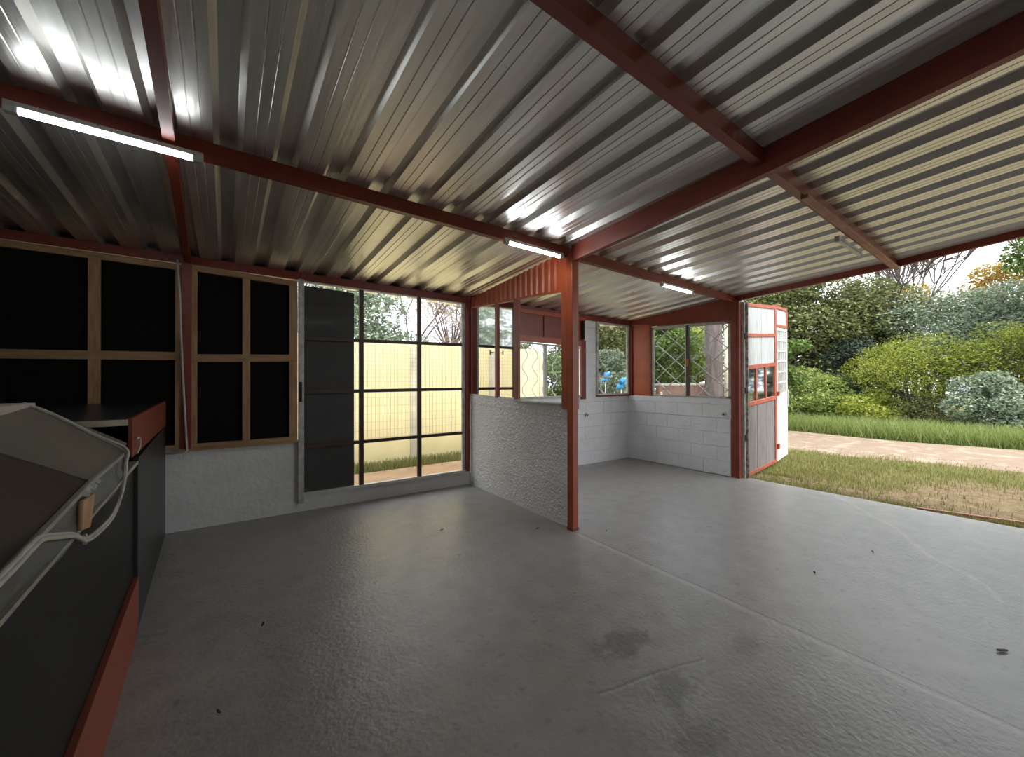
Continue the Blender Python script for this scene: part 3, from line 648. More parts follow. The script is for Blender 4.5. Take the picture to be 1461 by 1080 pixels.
# weathered white door frame strip by the post
jf = thing('door_frame', (6.22, 2.77, 0), 'flaking white and brown frame strip between the end post and the gate', 'frame')
bevel(MB().box(6.205, 6.235, 2.735, 2.80, 0, 2.60).build('strip', WHITE_DIRTY, jf), .004)
bevel(MB().box(6.236, 6.25, 2.70, 2.745, 0, 2.58).build('edge_strip', mat('flaky_brown_wood', (.20, .15, .11), .8, col2=(.5, .46, .4), nscale=18, namt=.3), jf), .003)
for z in (.55, 1.25, 2.05): MB().tube([(6.215, 2.728, z), (6.215, 2.728, z+.09)], .010, 8).build('hinge', mat('rusty_hinge', (.06, .04, .03), .7), jf)

# ------------------------------------------------------------------ counter along the left
def xc(y, o=0.): return -.33-.0265*y-o
ct = thing('counter', (-.8, 2.5, 0), 'long dark grey counter with a red brown skirting board on the left', 'counter')
def cslab(y0, y1, z0, z1, o0, o1, nm, m, par, z0b=None, z1b=None, bv=.002, **k):
    z0b = z0 if z0b is None else z0b; z1b = z1 if z1b is None else z1b
    o = MB().hexa([(xc(y0, o1), y0, z0), (xc(y0, o0), y0, z0), (xc(y1, o0), y1, z0b), (xc(y1, o1), y1, z0b)], [(xc(y0, o1), y0, z1), (xc(y0, o0), y0, z1), (xc(y1, o0), y1, z1b), (xc(y1, o1), y1, z1b)]).build(nm, m, par, **k)
    return bevel(o, bv) if bv else o
cslab(-1.2, 3.16, 0.0, .965, .018, .04, 'front_panel', BLACKP, ct, label='black front panel')
cslab(-1.2, 3.14, 0, .318, -.006, .018, 'skirting_board', SKIRT, ct, label='red brown skirting board')
cslab(3.16, 3.185, 0, .98, .0, .5, 'divider', GREYP, ct)
cslab(3.19, 4.98, 0, 1.0, .0, .025, 'side_panel', GREYP, ct, z1b=1.03, label='dark grey panel nearest the back wall')
cslab(-1.2, 3.18, .965, .985, .0, .62, 'top_board', CREAM, ct)
cslab(-1.2, 4.97, 0, .96, .60, .62, 'rear_panel', BLACKP, ct)

# raised worktop beyond
wt = thing('worktop', (-1.2, 4., 1.2), 'dark blue worktop with cream edge and red end board by the back wall', 'worktop')
wm_ = MB().hexa([(-2.4, 2.90, 1.218), (xc(2.9, .012), 2.90, 1.218), (xc(4.93, .012), 4.92, 1.23), (-2.4, 4.92, 1.23)], [(-2.4, 2.90, 1.247), (xc(2.9, .012), 2.90, 1.247), (xc(4.93, .012), 4.92, 1.257), (-2.4, 4.92, 1.257)])
bevel(wm_.build('top', NAVY, wt), .002)
MB().box(-2.4, xc(2.9, .012), 2.894, 2.90, 1.216, 1.248).build('edge_strip', CREAM, wt)
cslab(2.895, 4.92, 1.045, 1.252, -.006, .012, 'end_board', SKIRT, wt, 1.035, 1.264, label='red brown end board')
cslab(2.95, 4.90, .99, 1.22, .30, .32, 'support', BLACKP, wt)
for y in (3.3, 3.75, 4.2, 4.55): cslab(y, y+.02, 1.15, 1.155, -.008, -.005, 'screw', WHITE_DIRTY, wt, bv=0)

# display case on top of the near counter
dc = thing('display_case', (-.6, 1.8, .985), 'slanted brown covered display case wrapped in clear plastic on the counter', 'display case')
FE = [(-.6, 1.05), (.6, 1.055), (1.24, 1.062), (2.0, 1.098), (2.70, 1.096)]      # height of the front edge along the case
def fe(y): return itp(FE, y)
def be(y): return fe(y)+itp([(-.6, .175), (2.0, .185), (2.70, .238)], y)
def sheet(ys, nm, m, lift=0., lab=None):
    mb = MB()
    for y in ys:
        xa = xc(y, .004); xb_ = -.715
        for t_ in (0, .33, .66, 1): mb.v.append((xa+(xb_-xa)*t_, y, fe(y)+(be(y)-fe(y))*t_+lift+.006*math.sin(t_*3.1)))
    for i in range(len(ys)-1):
        for j in range(3): a = i*4+j; mb.f.append((a, a+1, a+5, a+4))
    o = mb.build(nm, m, dc, **({'label': lab} if lab else {})); s_ = o.modifiers.new('t', 'SOLIDIFY'); s_.thickness = .006; s_.offset = 1
sheet([2.0, 2.2, 2.4, 2.6, 2.70], 'far_cover', SHEETF, .004, 'grey beige cover sheet')
sheet([-.6, 0, .6, 1.0, 1.24, 1.6, 1.99], 'near_cover', SHEETN, 0, 'dark brown cover sheet')
es = MB(); es.quad((-.715, 2.702, 1.335), (xc(2.7, .004), 2.702, 1.099), (xc(2.98, .012), 2.885, 1.125), (-.715, 2.86, 1.322))
o = es.build('end_cover', SHEETF, dc, label='grey beige end flap'); s_ = o.modifiers.new('t', 'SOLIDIFY'); s_.thickness = .005
fm = MB(); ys = [-.6, .6, 1.24, 1.6, 2.0, 2.3, 2.70]
for y in ys:
    wv = .006*math.sin(y*9)
    fm.v += [(xc(y, -.006)+wv, y, .972), (xc(y, .004)+wv*.5, y, (fe(y)+.97)/2), (xc(y, .0), y, fe(y)+.012)]
for i in range(len(ys)-1):
    for j in range(2): a = i*3+j; fm.f.append((a, a+3, a+4, a+1))
fm.build('front_film', FILM, dc, smooth=True, label='clear plastic film front')
fr = MB(); fr.bar((xc(-.6), -.6, fe(-.6)), (xc(1.24), 1.24, fe(1.24)), .012, .014); fr.bar((xc(1.24), 1.24, fe(1.24)), (xc(2.0), 2.0, fe(2.0)), .012, .014); fr.bar((xc(2.), 2., fe(2.)), (xc(2.70), 2.70, fe(2.70)), .012, .014)
fr.bar((xc(-.6, -.004), -.6, .975), (xc(2.70, -.004), 2.70, .985), .010, .012); fr.bar((xc(2.70), 2.70, .985), (xc(2.70), 2.70, 1.09), .010, .010)
fr.build('front_rim', mat('cloudy_plastic_rim', (.42, .40, .35), .35, col2=(.26, .25, .22), nscale=22), dc, label='cloudy taped rim')
em = MB(); em.quad((xc(2.69), 2.69, .985), (-.715, 2.69, .985), (-.715, 2.69, be(2.7)-.01), (xc(2.69), 2.69, fe(2.7)-.01)); em.quad((-.715, -.6, .985), (-.715, 2.69, .985), (-.715, 2.69, be(2.70)-.01), (-.715, 2.0, be(2.0)), (-.715, -.6, be(-.6)))
o = em.build('case_body', GREYP, dc); s_ = o.modifiers.new('t', 'SOLIDIFY'); s_.thickness = .004
plb = MB().hexa([(xc(1.79, -.004), 1.79, .985), (xc(1.79, -.016), 1.79, .985), (xc(1.90, -.016), 1.90, .962), (xc(1.90, -.004), 1.90, .962)], [(xc(1.82, -.002), 1.82, 1.072), (xc(1.82, -.014), 1.82, 1.072), (xc(1.98, -.014), 1.98, 1.06), (xc(1.98, -.002), 1.98, 1.06)])
bevel(plb.build('plywood_piece', PLY, dc, label='torn tan plywood piece taped to the front'), .004)
tp = MB(); rnd = random.Random(4)
for k in range(9):
    y = 1.84+.02*k; x = xc(y, -.02); z = 1.078+rnd.uniform(-.006, .012)
    tp.quad((x, y, z), (x+rnd.uniform(-.012, .004), y+.03, z+rnd.uniform(-.008, .015)), (x-.02, y+.035, z+.016+rnd.uniform(-.005, .01)), (x-.022, y, z+.012))
tp.build('tape', glass('shiny_tape', (.9, .9, .9), .45, milkcol=(.75, .74, .7)), dc, label='crumpled clear tape')

wbd = thing('white_board', (-1., 1.8, 1.31), 'thick pale board lying on top of the slanted display case', 'board')
bevel(MB().box(-1.35, -.712, .7, 2.78, 1.318, 1.352).build('slab', mat('pale_board', (.55, .50, .46), .55, col2=(.42, .38, .34), nscale=4), wbd), .003)
MB().box(-1.30, -.80, .9, 2.6, .985, 1.318).build('stand', BLACKP, wbd)

def spline(pts, r, n=60, seg=8):
    out = []
    P = [Vector(p) for p in pts]; P = [P[0]*2-P[1]]+P+[P[-1]*2-P[-2]]
    for i in range(1, len(P)-2):
        for k in range(10):
            t = k/10; a, b, c, d = P[i-1], P[i], P[i+1], P[i+2]
            out.append(.5*((2*b)+(c-a)*t+(2*a-5*b+4*c-d)*t*t+(3*b-a-3*c+d)*t**3))
    out.append(P[-2]); return out
cb = MB()
for off in (0, .011):
    L = [(-.735, 2.71, 1.352), (-.64, 2.705, 1.296), (-.50, 2.70, 1.188), (-.398, 2.68, 1.108+off), (-.386, 2.60, 1.06), (-.386, 2.58, 1.002), (-.384, 2.489, .938), (-.378, 2.28, .902-off),
         (-.372, 2.024, .916-off), (-.367, 1.843, .945-off), (-.363, 1.702, 1.002-off), (-.359, 1.54, 1.05-off), (-.356, 1.42, 1.082-off), (-.353, 1.338, 1.085-off), (-.350, 1.19, 1.078-off), (-.34, .7, 1.068-off), (-.335, .2, 1.06-off)]
    cb.tube(spline([(x+off*.4, y, z+off*.2) for x, y, z in L], .005), .0055, 8)
cb.build('cable', CABLE, smooth=True, label='double white cable drooping over the front of the display case', category='cable')
hk = MB().tube(spline([(-.396, 2.98, 1.135), (-.388, 3.02, 1.13), (-.388, 3.03, 1.09), (-.396, 3.0, 1.05)], .004), .0045, 8)
hk.build('wire_loop', CABLE, smooth=True, label='short white wire loop hanging by the red end board', category='wire')
# small clip under the cable
bevel(MB().box(-.372, -.362, 1.835, 1.85, .925, .958).build('cable_clip', CABLE, label='small white clip holding the drooping cable', category='clip'), .002)

# ------------------------------------------------------------------ leaves on the floor
LEAFM = mat('dry_dark_leaf', (.045, .03, .02), .8)
def dry_leaf(x, y, s_, a, label):
    m = MB(); c, sn = math.cos(a), math.sin(a); pts = []
    for i in range(7):
        t = i/6*2-1; wdt = .32*(1-t*t)**.7+.01
        for j, e in enumerate((-1, 0, 1)):
            px, py = t*s_, e*wdt*s_; pz = .004+abs(e)*.35*s_*(.4+.3*t)+.12*s_*t*t
            m.v.append((x+px*c-py*sn, y+px*sn+py*c, pz))
    for i in range(6):
        for j in range(2): q = i*3+j; m.f.append((q, q+1, q+4, q+3))
    o = m.build('dry_leaf', LEAFM, smooth=True, label=label, category='leaf', group='dry leaves on the floor'); s2 = o.modifiers.new('t', 'SOLIDIFY'); s2.thickness = .001
dry_leaf(3.353, .192, .035, 2.6, 'curled dark leaf lying alone at the right of the floor, the largest')
dry_leaf(.181, 2.784, .022, 1.3, 'small dark leaf on the floor nearest the dark counter')
dry_leaf(3.579, 1.091, .022, .4, 'small dark leaf on the floor between the joint and the open side')
dry_leaf(-.023, 2.164, .018, 2.0, 'tiny dark leaf near the bottom left, beside the red brown skirting')
dry_leaf(1.695, 3.517, .024, .2, 'thin dark leaf on the floor in front of the steel window')
dry_leaf(2.465, 3.0, .024, .2, 'dark leaf on the floor at the foot of the stippled wall')
dry_leaf(2.965, 2.566, .018, .9, 'tiny leaf just beyond the foot of the middle post')
dry_leaf(4.408, .936, .020, .6, 'light brown leaf on the pale floor near the grass')

# ------------------------------------------------------------------ outdoors: vegetation
def cloud(blobs, n, size, rng, flat=.6, up=.35, aspect=.5):
    """leaves as folded diamonds spread through ellipsoid blobs (cx,cy,cz,rx,ry,rz)"""
    B = np.array(blobs, float); vol = (B[:, 3]*B[:, 4]*B[:, 5])**(2/3); k = rng.choice(len(B), n, p=vol/vol.sum())
    d = rng.normal(size=(n, 3)); d /= np.linalg.norm(d, axis=1)[:, None]
    r = rng.random(n)**.33; r = .45+.60*r*(.75+.35*rng.random(n))
    c = B[k, :3]+d*r[:, None]*B[k, 3:]
    a = rng.normal(size=(n, 3)); a[:, 2] *= .6; a /= np.linalg.norm(a, axis=1)[:, None]
    nn = d*.6+rng.normal(size=(n, 3))*.55+np.array([0, 0, up]); b = np.cross(nn, a); b /= np.linalg.norm(b, axis=1)[:, None]+1e-9
    f = np.cross(a, b)
    s_ = (size*(.6+.8*rng.random(n)))[:, None]
    v = np.empty((n, 4, 3)); v[:, 0] = c-a*s_; v[:, 1] = c+b*s_*aspect+f*s_*.18; v[:, 2] = c+a*s_; v[:, 3] = c-b*s_*aspect+f*s_*.18
    return v.reshape(-1, 3)
def raw_quads(name, v, m, parent=None, **props):
    off = parent_off(parent); v = v-np.array(off); n = len(v)//4
    me = bpy.data.meshes.new(name); me.vertices.add(len(v)); me.vertices.foreach_set('co', v.astype(np.float32).ravel())
    me.loops.add(4*n); me.loops.foreach_set('vertex_index', np.arange(4*n, dtype=np.int32))
    me.polygons.add(n); me.polygons.foreach_set('loop_start', np.arange(n, dtype=np.int32)*4)
    me.update(calc_edges=True); me.validate(); me.materials.append(m)
    o = bpy.data.objects.new(name, me); C.objects.link(o); o.parent = parent
    for k, x in props.items(): o[k] = x
    return o
def branch(m, p, d, L, r, depth, rnd, tips, spread=.6, n=5):
    pts = [p.copy()]; rs = [r]; q = p.copy(); dd = d.copy()
    for k in range(4):
        dd = (dd+Vector((rnd.uniform(-1, 1), rnd.uniform(-1, 1), rnd.uniform(-.4, .8)))*.14).normalized(); q = q+dd*L/4; pts.append(q.copy()); rs.append(max(.022, r*(1-.11*(k+1))))
    m.tube(pts, rs, n)
    if depth == 0: tips.append(q); return
    for k in range(3):
        nd = (dd+Vector((rnd.uniform(-1, 1), rnd.uniform(-1, 1), rnd.uniform(-.5, .6)))*spread).normalized()
        branch(m, q, nd, L*rnd.uniform(.6, .85), rs[-1]*.72, depth-1, rnd, tips, spread, n)
def plant(name, label, cat, group, x, y, w_, h_, base_z, lm, bark, nleaf, size, seed, nb=14, trunk=.0, tr=.08, depthf=1., aspect=.5):
    """bush or tree: crown of leaf clumps w_ wide and h_ high starting at base_z"""
    rnd = random.Random(seed); rng = np.random.default_rng(seed); g = gz(x, y)
    root = thing(name, (x, y, g), label, cat, group); blobs = []
    nb = int(nb*1.9)
    for k in range(nb):
        t = ((k*.618) % 1); zc = base_z+h_*(.14+.76*t); prof = math.sin(math.pi*(.22+.66*t))
        a = rnd.uniform(0, 2*math.pi); rr = math.sqrt(rnd.uniform(.05, 1))*w_*.5*prof*.88
        br = w_*rnd.uniform(.11, .24)*(.75+.3*prof)
        blobs.append((x+math.cos(a)*rr*depthf, y+math.sin(a)*rr, zc, br, br, br*rnd.uniform(.55, .8)))
    raw_quads('foliage', cloud(blobs, int(nleaf*1.5), size*.8, rng, aspect=aspect), lm, root)
    m = MB(); b0 = Vector((x, y, g-.03)); nst = 1 if trunk else 5
    if trunk:
        top = Vector((x+rnd.uniform(-.2, .2), y+rnd.uniform(-.2, .2), base_z+h_*.25)); m.tube([b0, (b0+top)/2+Vector((.05, .04, 0)), top], [tr*1.25, tr, tr*.8], 8)
    else: top = b0+Vector((0, 0, .1))
    for bl in blobs:
        c = Vector(bl[:3]); mid = (top+c)/2+Vector((rnd.uniform(-.1, .1), rnd.uniform(-.1, .1), .0)); m.tube([top, mid, c], [tr*.45, tr*.25, tr*.08], 6)
    m.build('trunk' if trunk else 'stems', bark, root)
    return root
L_OLIVE = leafmat('olive_leaves', [(.06, .085, .03), (.15, .17, .06), (.28, .29, .12), (.10, .12, .04)])
L_LIME = leafmat('lime_leaves', [(.14, .20, .04), (.28, .36, .10), (.44, .50, .17)], .4)
L_YEL = leafmat('yellow_green_leaves', [(.17, .21, .03), (.32, .37, .06), (.46, .48, .12)], .4)
L_DARK = leafmat('dark_blue_green_leaves', [(.035, .06, .045), (.07, .10, .075), (.13, .17, .13)], .15)
L_GREY = leafmat('grey_green_leaves', [(.13, .18, .12), (.24, .30, .20), (.34, .40, .28)], .25)
L_MID = leafmat('mid_green_leaves', [(.06, .11, .025), (.13, .20, .045), (.22, .30, .08)], .3)
L_ORG = leafmat('autumn_leaves', [(.42, .22, .04), (.60, .36, .05), (.50, .42, .16), (.25, .24, .06)], .35)
L_PINK = leafmat('pinkish_twigs_leaves', [(.36, .25, .22), (.48, .36, .31), (.30, .29, .20)], .3)
TG, SG = 'trees beyond the dirt track', 'bushes along the dirt track'
# bushes: label, x, y, width, height, base, leaf, n, size
plant('bush', 'bright lime bush at the left of the verge, just beyond the open gate', 'bush', SG, 17.0, 6.1, 3.0, 1.9, .1, L_LIME, BARK, 9000, .055, 11, 16)
plant('bush', 'lime bush with tall shoots, second from the gate', 'bush', SG, 17.6, 4.75, 2.4, 1.5, .1, L_LIME, BARK, 7000, .055, 12, 14)
plant('bush', 'dark blue green bush standing behind the lime bushes', 'bush', SG, 19.4, 4.5, 3.0, 2.9, .2, L_DARK, BARK, 9000, .06, 13, 16)
plant('bush', 'spreading yellow green bush in the middle of the verge', 'bush', SG, 18.2, 2.75, 3.3, 2.0, .8, L_YEL, BARK, 11000, .045, 14, 18, aspect=.35)
plant('bush', 'low yellow green bush at the foot of the dark bush', 'bush', SG, 17.2, 3.85, 2.0, 1.0, .05, L_YEL, BARK, 5000, .05, 15, 10)
plant('bush', 'yellow green bush reaching toward the right edge', 'bush', SG, 18.6, .9, 3.0, 1.9, 1.1, L_YEL, BARK, 9000, .045, 16, 16, aspect=.35)
plant('bush', 'grey green shrub at the bottom right of the verge', 'bush', SG, 16.6, 1.05, 2.0, 1.6, .1, L_GREY, BARK, 7000, .05, 17, 12)
plant('bush', 'dark shrub right of the grey green shrub', 'bush', SG, 17.4, -.6, 2.6, 2.2, .1, L_DARK, BARK, 7000, .055, 18, 12)  # dark leaf colours
plant('bush', 'low tangled dark bush under the yellow green bush', 'bush', SG, 17.9, 2.2, 2.6, 1.1, .05, L_OLIVE, BARK, 5000, .04, 19, 12, aspect=.25)
plant('tree', 'olive green broadleaf tree rising behind the open gate', 'tree', TG, 19.8, 6.9, 5.4, 5.6, .9, L_OLIVE, BARK, 24000, .085, 21, 26, trunk=1, tr=.14)
plant('tree', 'olive green tree right of the gate, beside the bare branches', 'tree', TG, 21.0, 4.9, 4.4, 4.8, .9, L_OLIVE, BARK, 17000, .085, 22, 22, trunk=1, tr=.12)
plant('tree', 'grey green rounded tree behind the yellow green bush', 'tree', TG, 21.2, 2.6, 4.6, 3.9, .9, L_GREY, BARK, 17000, .06, 23, 22, trunk=1, tr=.12)
plant('tree', 'grey green tree toward the right edge of the photo', 'tree', TG, 21.5, .7, 4.4, 4.0, .9, L_GREY, BARK, 16000, .06, 24, 22, trunk=1, tr=.12)
plant('tree', 'small orange leaved tree at the upper right', 'tree', TG, 22.6, 1.3, 2.2, 1.7, 4.0, L_ORG, BARKP, 2600, .07, 25, 10, trunk=1, tr=.07)
plant('tree', 'pale orange leaved tree beside the bare branches', 'tree', TG, 22.6, 3.5, 2.6, 1.8, 3.6, L_ORG, BARKP, 2000, .07, 26, 10, trunk=1, tr=.07)
plant('tree', 'tall green tree at the far upper right corner', 'tree', TG, 18.6, -.7, 3.4, 3.2, 3.6, L_MID, BARK, 12000, .08, 27, 16, trunk=1, tr=.14)
plant('tree', 'dense dark tree out of sight to the right of the verge', 'tree', TG, 20.0, -4.5, 6.0, 5.5, .6, L_DARK, BARK, 9000, .12, 28, 20, trunk=1, tr=.16)
# bare pale trees
def bare(x, y, h_, r, seed, label, grp, m_=BARKG, depth=4, leaves=None):
    root = thing('bare_tree', (x, y, gz(x, y)), label, 'tree', grp); rnd = random.Random(seed); tips = []; m = MB()
    branch(m, Vector((x, y, gz(x, y)-.05)), Vector((0, 0, 1)), h_*.33, r, depth, rnd, tips, .62)
    m.build('branches', m_, root)
    if leaves and tips:
        rng = np.random.default_rng(seed); raw_quads('foliage', cloud([(t.x, t.y, t.z, .35, .35, .3) for t in tips], leaves[1], .045, rng), leaves[0], root)
    return root
bare(21.4, 2.9, 8.2, .17, 5, 'pale leafless tree spreading above the grey green trees', TG, depth=5)
bare(21.4, 4.0, 7.8, .15, 14, 'pale leafless tree rising between the two olive green trees', TG, depth=5)
bare(22.0, 1.7, 8.8, .16, 9, 'second pale leafless tree, left of the orange tree', TG, depth=5)

# verge grass and short grass
def blades(n, xf, hf, wd, rng):
    P = xf(n); h_ = hf(n); a = rng.random(n)*2*np.pi; l = rng.normal(size=(n, 2))*.35
    v = np.empty((n, 4, 3)); u = np.stack([np.cos(a), np.sin(a)], 1)*wd
    z = -.06+0*h_
    v[:, 0, :2] = P-u; v[:, 1, :2] = P+u; v[:, 2, :2] = P+u*.25+l*h_[:, None]; v[:, 3, :2] = P-u*.25+l*h_[:, None]
    zt = -.02+h_; v[:, 0, 2] = z; v[:, 1, 2] = z; v[:, 2, 2] = zt; v[:, 3, 2] = zt
    return v.reshape(-1, 3)
rng = np.random.default_rng(77)
GR = leafmat('verge_grass', [(.13, .20, .04), (.24, .32, .09), (.38, .40, .17), (.20, .28, .06)], .4)
GR2 = leafmat('short_lawn_grass', [(.16, .18, .05), (.30, .31, .10), (.40, .34, .18)], .35)
def verge(n):
    y = rng.uniform(-3, 6.2, n); x = 13.55-.08*y+np.abs(rng.normal(size=n))*1.3+.05; return np.stack([x, y], 1)
raw_quads('verge_grass', blades(60000, verge, lambda n: .07+.36*rng.random(n)**2.2, .009, rng), GR, kind='stuff', label='long green grass along the far edge of the dirt track', category='grass')
def lawn(n):
    k = rng.random(n); y = rng.uniform(-3.5, 4.2, n)
    cx = np.array([(9.55-.16*v+rng.normal()*.35) for v in y]); cy = y
    a = k < .45
    cx = np.where(a, 6.9+np.abs(rng.normal(size=n))*1.5, cx); cy = np.where(a, 2.5+rng.normal(size=n)*.75-.10*(cx-6.9), cy)
    b = k < .12
    cx = np.where(b, 6.34+np.abs(rng.normal(size=n))*.12, cx); cy = np.where(b, rng.uniform(-2, 2.7, n), cy)
    ph = np.sin(cx*5.1+cy*3)*np.sin(cy*4.7-cx*2)
    cx = cx+.12*ph; keep = rng.random(n) < .55+.8*ph; cx = np.where(keep, cx, cx+rng.normal(size=n)*.5)
    cx = np.maximum(cx, 6.33)
    return np.stack([cx, cy], 1)
raw_quads('short_grass', blades(26000, lawn, lambda n: .006+.024*rng.random(n), .006, rng), GR2, kind='stuff', label='thin yellowish grass between the slab and the dirt track', category='grass')
def fg(n): return np.stack([rng.uniform(-4, 6.2, n), 6.95+rng.normal(size=n)*.14-rng.random(n)*.2], 1)
raw_quads('fence_foot_grass', blades(9000, fg, lambda n: .03+.07*rng.random(n), .008, rng), GR2, kind='stuff', label='strip of grass growing along the foot of the cream fence', category='grass')
# fallen timber strip lying at the slab edge
bevel(MB().bar((6.40, .98, -.02), (6.62, .22, -.02), .035, .03).build('timber_strip', LIT_STEEL_TIMBER, label='thin pale timber strip lying in the dirt at the slab edge', category='timber'), .004)

# ------------------------------------------------------------------ outdoors: behind the back wall
def yf(x): return 7.26-.03*x
cf = thing('boundary_fence', (1.5, 7.2, 0), 'cream painted panel fence behind the steel window', 'fence')
px = [-6.1, -4.3, -2.5, -.7, 1.08, 2.87, 4.55, 5.95]
for a, b in zip(px, px[1:]):
    bevel(MB().hexa([(a, yf(a), -.06), (b, yf(b), -.06), (b, yf(b)+.06, -.06), (a, yf(a)+.06, -.06)], [(a, yf(a), 2.14), (b, yf(b), 2.17), (b, yf(b)+.06, 2.17), (a, yf(a)+.06, 2.14)]).build('fence_panel', FENCE, cf), .004)
for a in px: bevel(MB().box(a-.06, a+.06, yf(a)-.035, yf(a)+.09, -.06, 2.08).build('fence_post', FENCEP, cf), .006)
BG = 'trees behind the cream fence'
plant('tree', 'pale green airy tree behind the fence in the left panes of the steel window', 'tree', BG, 3.0, 11.5, 4.0, 3.2, 1.2, L_GREY, BARK, 9000, .07, 41, 16, trunk=1, tr=.1)
plant('tree', 'grey green tree behind the fence, hidden by the shade board', 'tree', BG, -1.2, 12.0, 4.0, 3.4, 1.2, L_GREY, BARK, 8000, .07, 42, 14, trunk=1, tr=.1)
plant('tree', 'pinkish twiggy tree behind the fence in the right panes', 'tree', BG, 6.2, 12.0, 3.4, 3.5, 1.4, L_PINK, BARKG, 9000, .05, 43, 16, trunk=1, tr=.09, aspect=.25)
plant('tree', 'dark green tree behind the fence seen through the partition', 'tree', BG, 8.6, 12.6, 2.8, 3.2, 1.0, L_OLIVE, BARK, 8000, .07, 44, 14, trunk=1, tr=.1)
bare(1.4, 12.0, 5.5, .10, 31, 'leafless tree above the fence at the left of the steel window', BG, BARKG, 5)
bare(4.8, 12.6, 6.4, .10, 33, 'leafless tree above the fence in the middle of the steel window', BG, BARKG, 5)
bare(7.2, 13.0, 5.4, .10, 35, 'leafless tree above the fence near the pinkish tree', BG, BARKP, 5)
RG = 'bushes outside the kiosk windows'
plant('bush', 'green bush outside the kiosk back window right of the fence end', 'bush', RG, 7.4, 8.6, 1.6, 2.3, .0, L_MID, BARK, 6000, .06, 51, 14)
plant('bush', 'light green bush outside the corner back window', 'bush', RG, 9.2, 8.2, 2.2, 2.5, .0, L_GREY, BARK, 8000, .06, 52, 16)
plant('tree', 'leafy tree outside the corner back window', 'tree', RG, 10.4, 9.8, 4.0, 4.2, 1.2, L_OLIVE, BARK, 12000, .08, 53, 20, trunk=1, tr=.1)
plant('tree', 'leafy green tree in the left casement of the barred window', 'tree', RG, 14.5, 9.6, 3.4, 3.6, .9, L_MID, BARK, 10000, .08, 54, 18, trunk=1, tr=.1)
plant('tree', 'yellow green tree behind the thick trunk', 'tree', RG, 17.0, 9.4, 3.0, 3.2, .6, L_YEL, BARK, 7000, .08, 55, 14, trunk=1, tr=.1)
plant('bush', 'dark green bush at the right side of the barred window', 'bush', RG, 13.0, 5.1, 1.8, 3.6, .2, L_MID, BARK, 7000, .07, 56, 16)
plant('tree', 'distant grey green tree filling the back of the barred window', 'tree', RG, 19.5, 13.0, 7.0, 6.0, .5, L_GREY, BARK, 12000, .12, 57, 20, trunk=1, tr=.14)
tt = thing('tree', (10.9, 5.62, -.05), 'thick grey brown tree trunk outside the barred window', 'tree')
MB().tube([(10.9, 5.62, -.1), (10.9, 5.62, .6), (10.92, 5.6, 2.), (10.85, 5.62, 4.2)], [.30, .235, .22, .20], 16).build('trunk', BARKG, tt, smooth=True)
rnd = random.Random(2); mb = MB()
tips = []
for k in range(4): branch(mb, Vector((10.86, 5.6, 3.6+.15*k)), Vector((math.cos(k*1.7), math.sin(k*1.7), .8)).normalized(), 1.3, .11, 2, rnd, tips)
mb.build('branches', BARKG, tt)
raw_quads('foliage', cloud([(t.x, t.y, t.z, .7, .7, .5) for t in tips], 8000, .08, np.random.default_rng(3)), L_MID, tt)
MB().tube([(10.3, 4.98, -.05), (10.3, 4.98, 3.4)], .05, 12).build('garden_pole', BARKP, smooth=True, label='pale upright pole beside the thick trunk outside the barred window', category='pole')
lw = thing('garden_wall', (12.5, 8.2, 0), 'low brown brick wall with pale coping outside the barred window', 'wall')
bevel(MB().bar((10.9, 7.37, .62), (14.6, 6.5, .62), .15, 1.34).build('brickwork', BRICKW, lw), .01); bevel(MB().bar((10.9, 7.37, 1.31), (14.6, 6.5, 1.31), .2, .06).build('coping', WHITE_DIRTY, lw), .01)
hs = thing('white_house', (13.2, 11.5, 0), 'pale blue grey house corner seen through the left casement', 'house')
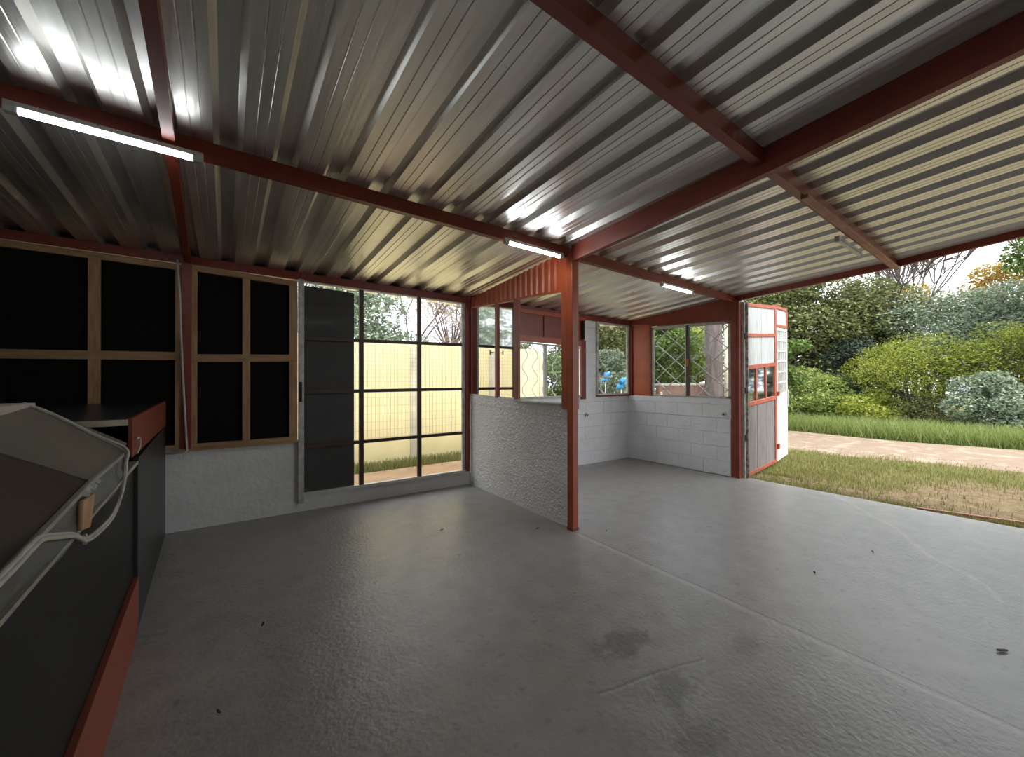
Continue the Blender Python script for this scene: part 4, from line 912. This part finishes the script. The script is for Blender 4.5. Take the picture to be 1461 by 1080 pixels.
MB().box(12.4, 14.4, 10.6, 13.2, -.05, 2.35).build('wall', HOUSE, hs); MB().hexa([(12.2, 10.4, 2.35), (14.6, 10.4, 2.35), (14.6, 13.4, 2.35), (12.2, 13.4, 2.35)], [(13.2, 11.4, 2.9), (13.6, 11.4, 2.9), (13.6, 12.4, 2.9), (13.2, 12.4, 2.9)]).build('roof', WHITE_DIRTY, hs)
# garden chair outside: white plastic chair backs and blue cushions
def garden_chair(x, y, rz, col, label):
    r_ = thing('garden_chair', (x, y, -.05), label, 'chair', 'plastic garden chairs outside'); r_.rotation_euler = (0, 0, 0)
    c, s_ = math.cos(rz), math.sin(rz)
    def T(a, b, z): return (x+a*c-b*s_, y+a*s_+b*c, z-.05)
    def bx(a0, a1, b0, b1, z0, z1, nm, m, tilt=0.):
        bevel(MB().hexa([T(a0, b0, z0), T(a1, b0, z0), T(a1, b1, z0), T(a0, b1, z0)], [T(a0, b0+tilt, z1), T(a1, b0+tilt, z1), T(a1, b1+tilt, z1), T(a0, b1+tilt, z1)]).build(nm, m, r_), .01)
    bx(-.25, .25, -.25, .25, .42, .45, 'seat', col)
    for a in (-.22, -.11, 0, .11, .22): bx(a-.03, a+.03, .22, .25, .45, 1.15, 'back_slat', col, .12)
    bx(-.26, .26, .33, .37, 1.12, 1.19, 'back_rail', col)
    for a in (-.23, .23):
        for b in (-.23, .23): bx(a-.02, a+.02, b-.02, b+.02, 0, .42, 'leg', col)
garden_chair(9.3, 5.75, .6, WHITE, 'white slatted garden chair outside the barred window')
def ball_toy(x, y, z, r, label, pts_):
    r_ = thing('blue_flower_ornament', (x, y, z), label, 'ornament', 'blue garden ornaments')
    m = MB(); n = 5
    for k in range(n):
        a = 2*math.pi*k/n; c0 = Vector((x, y, z)); d = Vector((math.cos(a)*.8, -math.sin(a)*.55, math.sin(a))).normalized()
        p = Vector((-d.z, 0, d.x)).normalized(); m.tube([c0, c0+d*r*.5, c0+d*r], [r*.16, r*.34, r*.05], 8)
    m.build('petals', BLUE, r_, smooth=True)
    MB().tube([(x, y+.02, z), (x, y+.02, -.05)], .012, 6).build('stem', WHITE, r_)
ball_toy(7.35, 6.35, 1.52, .17, 'blue star shaped garden ornament, left one outside the corner window', 5)
ball_toy(8.05, 6.45, 1.36, .20, 'larger blue garden ornament, right one outside the corner window', 5)
